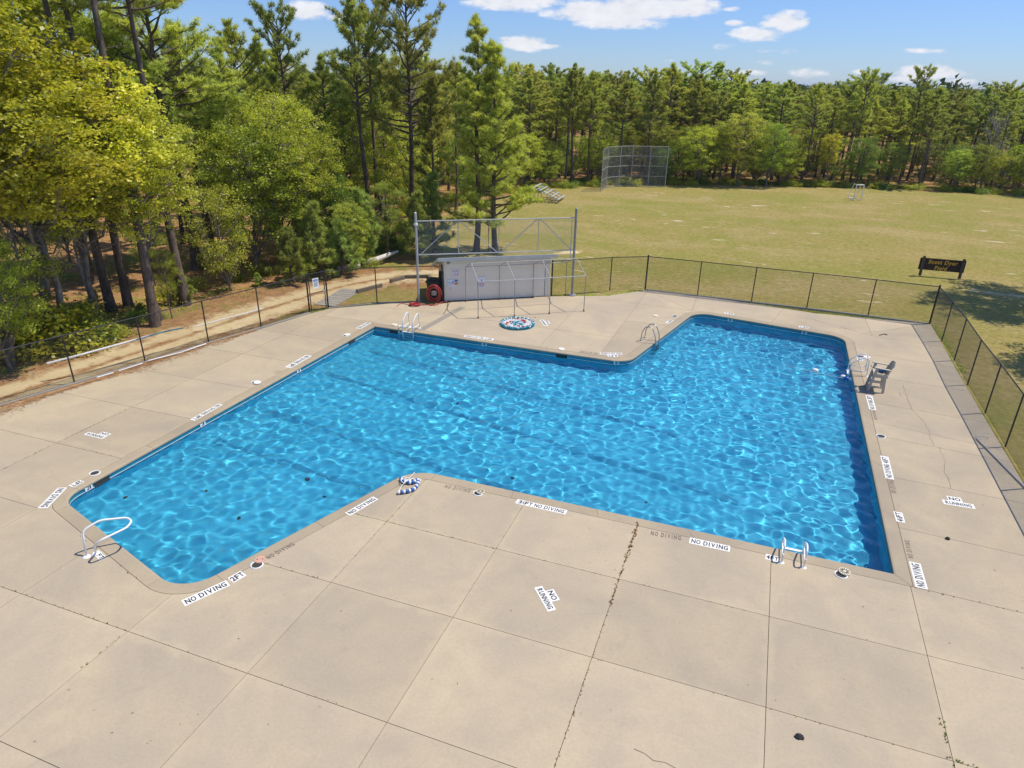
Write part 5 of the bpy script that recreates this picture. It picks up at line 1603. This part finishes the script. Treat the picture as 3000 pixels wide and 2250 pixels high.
T('db', 205, 690, 7.0, 'bare twiggy sapling beside the grey trunk')
T('bd', 25, 800, 6.5, 'leafy green tree low at the left edge')
T('bf', 497, 626, 6.5, 'small thin-trunked green tree above the pine straw', wide=.9)
T('bd', 560, 590, 9.6, 'leafy mid-green tree in the middle of the wood edge', wide=1.1)
T('bc', 610, 575, 11.2, 'large light green oak rising behind the young pines', wide=1.1)
T('bc', 520, 545, 12.0, 'broad pale green tree behind the leafy row')
T('bd', 690, 560, 9.0, 'yellowish green tree above the young pines', wide=1.05)
T('bc', 655, 530, 11.0, 'light green tree with a blossom-like top')
T('yb', 640, 610, 3.3, 'low bushy young pine by the gate')
T('ya', 693, 597, 4.6, 'young pine with several soft tips by the gate')
T('yb', 735, 592, 3.4, 'rounded young pine beside the fallen trunk')
T('ya', 783, 572, 5.0, 'tallest young pine between gate and tall post')
T('yb', 670, 575, 4.2, 'young pine tucked behind the bushy pair')
T('ya', 905, 560, 4.6, 'young pine seen through the tall post')
T('ya', 935, 550, 5.6, 'young pine beside the left end of the truss')
T('ya', 838, 548, 3.0, 'thin young pine over the fallen trunk')
T('pg', 893, 522, 18.8, 'tallest dark-trunked pine rising out of the frame', wide=.95)
T('pa', 800, 520, 16.6, 'tall pine with an open round crown left of the tallest one')
T('pc', 815, 500, 16.0, 'second trunk of the pine pair left of the tallest one')
T('pf', 1028, 545, 15.2, 'slim pine with a pointed top right behind the truss', wide=1.15)
T('pe', 1071, 545, 13.6, 'full pine with low sweeping branches behind the truss', wide=1.05)
T('bg', 1055, 545, 6.5, 'thin sapling between the two truss pines', wide=.35)
T('pf', 940, 530, 11.5, 'medium pine behind the left half of the truss')
T('pd', 945, 470, 12.6, 'dense pine behind the slim pointed one')
T('pb', 985, 452, 12.8, 'pine between the tallest one and the pointed one')
T('pa', 560, 500, 15.2, 'pine with a flat open crown against the sky at the back')
T('pc', 640, 500, 15.6, 'pine beside the flat-crowned one on the skyline')
T('pd', 600, 480, 14.5, 'shaded pine between the two skyline pines')
T('pb', 720, 500, 13.2, 'dark pine filling the gap before the tall pair')
T('pb', 528, 520, 14.0, 'pine on the left of the skyline group')
T('bd', 1000, 440, 8.2, 'yellow-green tree behind the truss pines at the bare sand')
T('bd', 890, 505, 9.0, 'leafy tree behind the trunk of the tallest pine')
T('bc', 840, 480, 10.5, 'leafy green tree filling between the tall trunks')
T('bc', 760, 500, 10.5, 'green tree behind the tall pair of pines')
T('be', 725, 560, 6.0, 'dark green small tree behind the young pines')
T('sc', 60, 745, 2.6, 'bright green bush at the left edge of the wood', wide=1.3)
T('sc', 110, 748, 2.0, 'yellow-green bush spreading towards the fence', wide=1.3)
T('sc', 20, 765, 3.0, 'tall bright bush in the left corner', wide=1.2)
T('sa', 160, 735, 1.6, 'low bush at the foot of the grey trunk', wide=1.2)
T('sb', 208, 735, 1.3, 'dark low bush beside the grey trunk', wide=1.3)
T('sc', 245, 727, .7, 'yellow low bush just over the fence', wide=1.3)
T('bg', 372, 685, 3.8, 'spindly sapling at the edge of the straw', wide=.8)
T('sb', 300, 690, .8, 'dark bush between the roadside pine trunks', wide=1.3)
T('yb', 385, 655, 2.4, 'wispy young pine in front of the thick trunk', wide=.9)
# trees at the far side of the field
T('pa', 1232, 399, 13.4, 'pine with a tall straight trunk left of the far backstop')
T('pb', 1218, 400, 12.8, 'pine nearest the bleachers')
T('pd', 1268, 398, 12.6, 'third pine left of the far backstop')
T('pg', 1395, 393, 12.8, 'pine whose thick trunk shows through the far backstop')
T('pa', 1730, 398, 11.9, 'pine with a clear bare trunk left of the soccer goal')
T('pc', 1942, 398, 13.3, 'pine that stands above the rest right of the goal')
T('pc', 1835, 396, 12.9, 'pine with a broken open top near the goal')
T('da', 2115, 410, 9.6, 'bare reddish-grey tree in the far wood', wide=.95)
T('bd', 1505, 400, 7.4, 'yellow-green tree beside the far backstop', wide=1.1)
T('bc', 1590, 401, 9.0, 'large green tree at the far field edge', wide=1.2)
T('bd', 1655, 402, 8.0, 'green tree next to the large one at the far field edge', wide=1.1)
T('bb', 1780, 402, 6.6, 'yellow tree behind the soccer goal', wide=.8)
T('be', 1850, 402, 6.4, 'deep green tree right of the soccer goal', wide=1.1)
T('bc', 1290, 397, 7.5, 'pale green tree left of the far backstop', wide=.9)
# trees outside the frame on the right, whose shade falls on the grass
plant('ba', (20.6, 50.1), 17, 'leafy tree standing beyond the right of the field sign', wide=1.08)
plant('bd', (18.6, 38.6), 13, 'leafy tree standing outside the fence on the right', wide=.8)


def in_view(x, y, h, mx=160):
    ok = False
    for z in (0, h):
        v = Vector((x, y, z - H)); w = v.dot(FWD)
        if w < 1: continue
        sx = 1500 + FOC * v.dot(RGT) / w; sy = 1125 + FOC * v.dot(DWN) / w
        if -mx < sx < 3000 + mx and -700 < sy < 2250: ok = True
    return ok


def scatter2(n, region, mind, seed, depth, minedge=.6):
    rr = random.Random(seed); x0, x1, y0, y1 = region
    P = np.column_stack([[rr.uniform(x0, x1) for _ in range(n)], [rr.uniform(y0, y1) for _ in range(n)]])
    ins = in_poly(P, FOREST); de = np.min([seg_dist(P, EDGE[i], EDGE[i + 1]) for i in range(len(EDGE) - 1)], axis=0)
    pts = [(a, b) for a, b, k in TREES if k[0] in 'pb']; out = []
    for (x, y), i_, d in zip(P, ins, de):
        if not i_ or d < minedge or d > depth or not in_view(x, y, 14): continue
        m = mind * (1 + d / 40); m2 = m * m
        if any((x - a) ** 2 + (y - b) ** 2 < m2 for a, b in pts): continue
        pts.append((x, y)); out.append((x, y, float(d)))
    return out


rt = random.Random(77)


def disp_x(x, y, z=0.0):
    v = Vector((x, y, z - H)); return (1500 + FOC * v.dot(RGT) / v.dot(FWD)) / 1.35624


def where(what, x, y, d):
    q = disp_x(x, y)
    if x < -17 and y < 76:
        w = next(t for lim, t in ((150, 'behind the bright left corner trees'), (330, 'behind the roadside pine trunks'), (520, 'behind the leafy row'), (700, 'behind the light green oak'),
                                  (860, 'behind the gate and young pines'), (1010, 'behind the tallest pine'), (9999, 'by the bare sand')) if q < lim)
    else:
        w = next(t for lim, t in ((1150, 'beyond the truss pines'), (1300, 'behind the bleachers'), (1450, 'behind the far backstop'), (1620, 'just right of the far backstop'), (1790, 'left of the soccer goal'),
                                  (1930, 'behind the soccer goal'), (2080, 'right of the soccer goal'), (9999, 'at the right end of the field')) if q < lim)
    r = 'at the front edge of the wood' if d < 5 else 'a few rows into the wood' if d < 16 else 'deep in the wood'
    return '%s %s, %s' % (what, r, w), '%ss %s %s' % (what, r, w)


for (x, y, d) in scatter2(9000, (-75, -17, 5, 82), 3.1, 5, 46, 1.5):
    if d < 9: key = rt.choice(('bg', 'bf', 'bd', 'pa', 'bc', 'bg', 'bd'))
    else: key = rt.choice(('pa', 'pb', 'pc', 'pd', 'pa', 'pg', 'bc', 'bd', 'be', 'bc'))
    if key[0] == 'p': plant(key, (x, y), rt.uniform(11.6, 14.2) + (2.2 if disp_x(x, y) < 380 else 0), *where('pine', x, y, d), wide=rt.uniform(1.1, 1.4))
    else: plant(key, (x, y), rt.uniform(4.5, 7.0) if d < 9 else rt.uniform(7, 10.5), *where('green leafy tree', x, y, d))
for (x, y, d) in scatter2(16000, (-40, 75, 70, 175), 2.15, 9, 62, .8):
    if d < 9: key = rt.choice(('bd', 'bf', 'pa', 'pd', 'be', 'bc', 'bf', 'pb', 'bd'))
    else: key = rt.choice(('pa', 'pc', 'pd', 'pa', 'pg', 'pd', 'bc', 'pc', 'pg'))
    hh = rt.uniform(10.0, 12.1) - min(.4, d / 120) + (1.3 if x < -8 else 0)
    if key[0] == 'p': plant(key, (x, y), hh if rt.random() > .1 else hh + .8, *where('pine', x, y, d), wide=rt.uniform(1.15, 1.5))
    else: plant(key, (x, y), rt.uniform(4.5, 8.0), *where('leafy tree', x, y, d), wide=1.2)

# bushes along the wood edges
EP = [(EDGE[i].lerp(EDGE[i + 1], k / 8)) for i in range(len(EDGE) - 1) for k in range(8)]
for i, p in enumerate(EP):
    if not in_view(p.x, p.y, 2, 60): continue
    far = p.y > 74
    if not far and 205 < disp_x(p.x, p.y) < 560 and rt.random() > .3: continue
    for j in range(3 if far else 1):
        q = p + Vector((rt.uniform(-1.6, 1.6), rt.uniform(.3, 3.0) if far else rt.uniform(1, 4), 0))
        if not far: q = p + Vector((-rt.uniform(1.5, 6), rt.uniform(0, 2.5), 0))
        lb = where('low bush', q.x, q.y, 0)
        plant(rt.choice(('sa', 'sb', 'sc', 'sa', 'yb')) if not far else rt.choice(('sa', 'sb', 'sc')), q, rt.uniform(.4, 1.0), lb[0], lb[1], wide=1.3)


# low green plants on the straw, one mass
def understory():
    rng = np.random.default_rng(5); n = 2600
    x = rng.uniform(-60, 60, n * 8); y = rng.uniform(8, 125, n * 8); P = np.column_stack([x, y]); ok = in_poly(P, FOREST); P = P[ok]
    de = np.min([seg_dist(P, EDGE[i], EDGE[i + 1]) for i in range(len(EDGE) - 1)], axis=0); P = P[(de > .8) & (de < 26)]
    P = P[np.array([in_view(a, b, 1, 30) for a, b in P])]
    cl = np.sin(P[:, 0] * .45) * np.sin(P[:, 1] * .38 + 1) + rng.normal(0, .45, len(P)); P = P[cl > .1][:n]
    idx = np.repeat(np.arange(len(P)), rng.poisson(26, len(P))); r = rng.uniform(.15, .5, len(P))[idx]
    Q = np.column_stack([P[idx], np.zeros(len(idx))]) + rng.normal(size=(len(idx), 3)) * r[:, None] * np.array([1, 1, .35]); Q[:, 2] = np.abs(Q[:, 2]) + .0
    V, F = leaves_np(rng, Q, .12, .9); tone = np.clip(rng.normal(.5, .25, len(P)), 0, 1); v = np.repeat(tone[idx], 4)
    link('ground_cover', np_mesh('ground_cover', V, F, M['leaf_m'], {'v': v}), label='low green plants scattered on the pine straw', cat='undergrowth', kind='stuff')


understory()


# straw drifted against the fence foot and over the slab edge
def litter():
    rng = np.random.default_rng(8); pts = []
    E_ = DECK[:6]
    for i in range(5):
        a, b = E_[i], E_[i + 1]; L = (b - a).length; n = int(L * 420); u = rng.random(n); nrm = Vector((-(b - a).y, (b - a).x, 0)).normalized()
        off = rng.normal(0, .16, n) * (1.3 + .8 * np.sin(u * L * 1.3 + i * 2))
        P = np.array([a + (b - a) * float(t) - nrm * 0 for t in u]); pts.append(P + np.outer(off - .05, -np.array(nrm)) * 1.0)
    P = np.concatenate(pts); n = len(P); a = rng.uniform(0, 6.28, n); d = np.column_stack([np.cos(a), np.sin(a), rng.normal(0, .08, n)]); s = np.column_stack([-np.sin(a), np.cos(a), np.zeros(n)]) * .012
    L = rng.uniform(.06, .16, (n, 1)); P[:, 2] = rng.uniform(.004, .035, n)
    V = np.stack([P - s, P + s, P + d * L + s * .3, P + d * L - s * .3], 1).reshape(-1, 3)
    link('pine_straw', np_mesh('pine_straw', V, np.arange(len(V)).reshape(-1, 4), M['straw']), label='brown pine needles drifted along the fence foot', cat='pine straw', kind='stuff')


M['straw'] = wmat('loose_pine_straw', (.42, .23, .10), .95, 0, .4, 3)
litter()


# weeds in the slab joints
def weeds():
    rng = np.random.default_rng(12); V = []; vv = []
    def line(a, b, n, s, br, spread=.02):
        n = int(n * .55); s *= .85
        a = np.array(a) * H; b = np.array(b) * H
        for k in range(n):
            t = rng.random(); c = a + (b - a) * t + rng.normal(0, spread, 2); m = rng.integers(4, 9)
            for j in range(m):
                an = rng.uniform(0, 6.28); h = rng.uniform(.3, 1) * s; l = rng.uniform(.3, 1) * s; w = .008 + s * .04
                d = np.array([math.cos(an), math.sin(an)]); q = np.array([-d[1], d[0]]) * w
                V.extend([(c[0] + q[0], c[1] + q[1], 0), (c[0] - q[0], c[1] - q[1], 0), (c[0] + d[0] * l, c[1] + d[1] * l, h)]); vv.extend([br + rng.uniform(-.1, .1)] * 3)
    line((-.179, 1.43), (-.179, 1.30), 70, .07, .05, .035); line((-.179, 1.32), (-.179, 1.24), 40, .05, .45, .025); line((-.179, 1.24), (-.179, 1.12), 60, .05, .1, .02)
    line((-.179, 1.12), (-.179, .70), 90, .03, .55, .01); line((-.179, .70), (-.179, .45), 70, .07, .8, .015)
    line((.421, 1.06), (.421, .90), 40, .06, .8, .015); line((.46, .97), (.40, .975), 20, .05, .9, .02); line((-.88, 1.21), (-.47, 1.21), 90, .025, .5, .01); line((-.75, 1.21), (.1, 1.21), 60, .025, .15, .01)
    line((-1.05, .972), (-.76, .971), 24, .04, .3, .01); line((-1.4, .706), (-1.05, .706), 50, .035, .7, .01); line((-1.05, .706), (-.5, .706), 30, .02, .6, .008); line((-1.05, .705), (-1.05, .6), 30, .03, .8, .01)
    line((-.76, 1.43), (-.76, .97), 60, .022, .4, .008); line((.43, 1.42), (.78, 1.41), 30, .04, .75, .015); line((-1.857, 1.2), (-1.85, 1.5), 60, .03, .2, .01); line((-1.857, 1.0), (-1.857, 1.2), 30, .04, .8, .012)
    line((-2.1, 1.19), (-1.6, 1.2), 50, .025, .3, .01); line((-1.52, .925), (-1.13, .82), 18, .04, .6, .015); line((.28, 3.34), (.518, 3.2), 30, .04, .2, .015); line((-1.3, 2.736), (-.6, 2.732), 60, .03, .4, .015)
    line((-1.12, 2.84), (-.9, 2.86), 40, .05, .9, .05); line((-.47, 1.44), (-.47, .97), 30, .018, .3, .006); line((-.18, .97), (.42, .97), 26, .025, .7, .01)
    V_ = np.array(V); link('joint_weeds', np_mesh('joint_weeds', V_, np.arange(len(V_)).reshape(-1, 3), M['weed'], {'v': np.clip(vv, 0, 1)}), label='small green and rusty weeds sprouting from the slab joints', cat='weeds', kind='stuff')


weeds()


# rough grass tufts at the foot of fences and at the deck edge
def tufts():
    rng = np.random.default_rng(21); C_ = []
    edges = [(DECK[k], DECK[k + 1]) for k in range(12, 20)] + [(DECK[6], DECK[7]), (DECK[7], DECK[8])]
    for a, b in edges:
        L = (b - a).length; n = int(L * 16); nrm = np.array(Vector((-(b - a).y, (b - a).x, 0)).normalized())
        u = rng.random(n); P = np.array([a + (b - a) * float(t) for t in u]) + np.outer(np.abs(rng.normal(0, .22, n)) + .06, nrm); C_.append(P)
    P = np.concatenate(C_); k = 9; N = len(P); d = unit(rng.normal(size=(N, k, 3)) * np.array([1, 1, .3]) + np.array([0, 0, 1.0])); L = rng.uniform(.06, .17, (N, k, 1)); sd = unit(np.cross(d, rng.normal(size=(N, k, 3)))) * .010
    c = P[:, None, :] + rng.normal(size=(N, k, 3)) * np.array([.06, .06, 0]); c[..., 2] = -.05
    V = np.stack([c + sd, c - sd, c + d * L], 2).reshape(-1, 3); v = np.repeat(rng.uniform(0, 1, N), k * 3)
    link('edge_grass', np_mesh('edge_grass', V, np.arange(len(V)).reshape(-1, 3), M['leaf_m'], {'v': v}), label='rough grass tufts along the deck edge and fence foot', cat='grass', kind='stuff')


tufts()


def crumbs():
    rng = np.random.default_rng(44); n = 260; P = np.column_stack([rng.uniform(-26, 9, n), rng.uniform(5, 40, n)]); P = P[in_poly(P, DECK) & ~in_poly(P, OUT)]; n = len(P)
    a = rng.uniform(0, 6.28, n); s = rng.uniform(.007, .018, n); V = []
    for (x, y), an, r in zip(P, a, s):
        c, d = math.cos(an), math.sin(an); z = .012
        V += [(x - c * r * 2, y - d * r * 2, .004), (x + d * r * .6, y - c * r * .6, z), (x + c * r * 2, y + d * r * 2, .004), (x - d * r * .6, y + c * r * .6, z)]
    link('leaf_litter', np_mesh('leaf_litter', np.array(V), np.arange(len(V)).reshape(-1, 4), M['crack']), label='dead leaves and pine bits scattered over the deck', cat='leaf litter', kind='stuff')
    sk = MB(); p, q, r = c04(962, 832, .02), c04(1000, 820, .03), c04(1032, 828, .02); sk.tube([p, q, r], .022, 6); sk.obj('stick', M['postwood'], label='short bent stick lying on the far right deck', cat='stick')


crumbs()


# far canopy as one mass
def far_canopy():
    rng = np.random.default_rng(31); Vs = []; vs = []
    yaw = YAW
    for (r0, r1, n, k, sz, rad) in ((130, 260, 1500, 44, .75, 2.6), (260, 600, 2600, 26, 1.5, 3.6), (600, 1500, 3000, 14, 3.6, 6.5), (1500, 4500, 2600, 8, 11, 16)):
        r = np.sqrt(rng.uniform(r0 ** 2, r1 ** 2, n)); a = rng.uniform(-.78, .78, n) - yaw
        x = np.sin(a) * r; y = np.cos(a) * r
        P = np.column_stack([x, y]); ok = in_poly(P, FOREST) | (r > 400)
        de = np.min([seg_dist(P, EDGE[i], EDGE[i + 1]) for i in range(len(EDGE) - 1)], axis=0); ok &= (de > 44)
        x, y = x[ok], y[ok]; n = len(x); h = rng.normal(11.0, .8, n) + np.where(r[ok] > 600, 0.6, 0); z = hill(x, y)
        d = unit(rng.normal(size=(n, k, 3))) * (rng.random((n, k, 1)) ** .33) * np.array([rad, rad, 2.6 if rad < 8 else 3.2])
        c = np.stack([x, y, z + h - 2.4], -1)[:, None, :] + d; c = c.reshape(-1, 3)
        nr = unit(rng.normal(size=(len(c), 3)) + np.array([0, 0, .8])); t = unit(np.cross(nr, rng.normal(size=(len(c), 3)))); b = np.cross(nr, t); s = sz * rng.uniform(.6, 1.2, (len(c), 1))
        V = np.stack([c - t * s, c + t * s * .7 - b * s * .7, c + b * s], 1).reshape(-1, 3); Vs.append(V)
        vs.append(np.repeat(np.repeat(rng.uniform(0, 1, n), k), 3))
    V = np.concatenate(Vs); link('distant_forest', np_mesh('distant_forest', V, np.arange(len(V)).reshape(-1, 3), M['leaf_far'], {'v': np.concatenate(vs)}), label='unbroken pine forest reaching to the horizon', cat='forest', kind='stuff')


far_canopy()
print('TREES', len(TREES), 'pines', sum(k[0] == 'p' for *_, k in TREES), 'broad', sum(k[0] == 'b' for *_, k in TREES), 'shrubs', sum(k[0] == 's' for *_, k in TREES))
print('TRIS', sum(len(m.polygons) * (2 if len(m.polygons) and m.polygons[0].loop_total == 4 else 1) for m in bpy.data.meshes))


# air between here and the far woods
def haze():
    m = bpy.data.materials.new('haze_air'); m.use_nodes = True; t = NT(m.node_tree); t.n.remove(t.n['Principled BSDF'])
    v = t.add('ShaderNodeVolumePrincipled'); v.inputs['Color'].default_value = (.80, .88, 1, 1); v.inputs['Density'].default_value = HAZE; v.inputs['Anisotropy'].default_value = .2
    t.l.new(v.outputs[0], t.n['Material Output'].inputs['Volume'])
    mb = MB(); mb.box((0, 0, 8), (13200, 13200, 40)); mb.obj('haze', m, kind='stuff', label='thin summer haze over the far woods')


HAZE = .00013
haze()
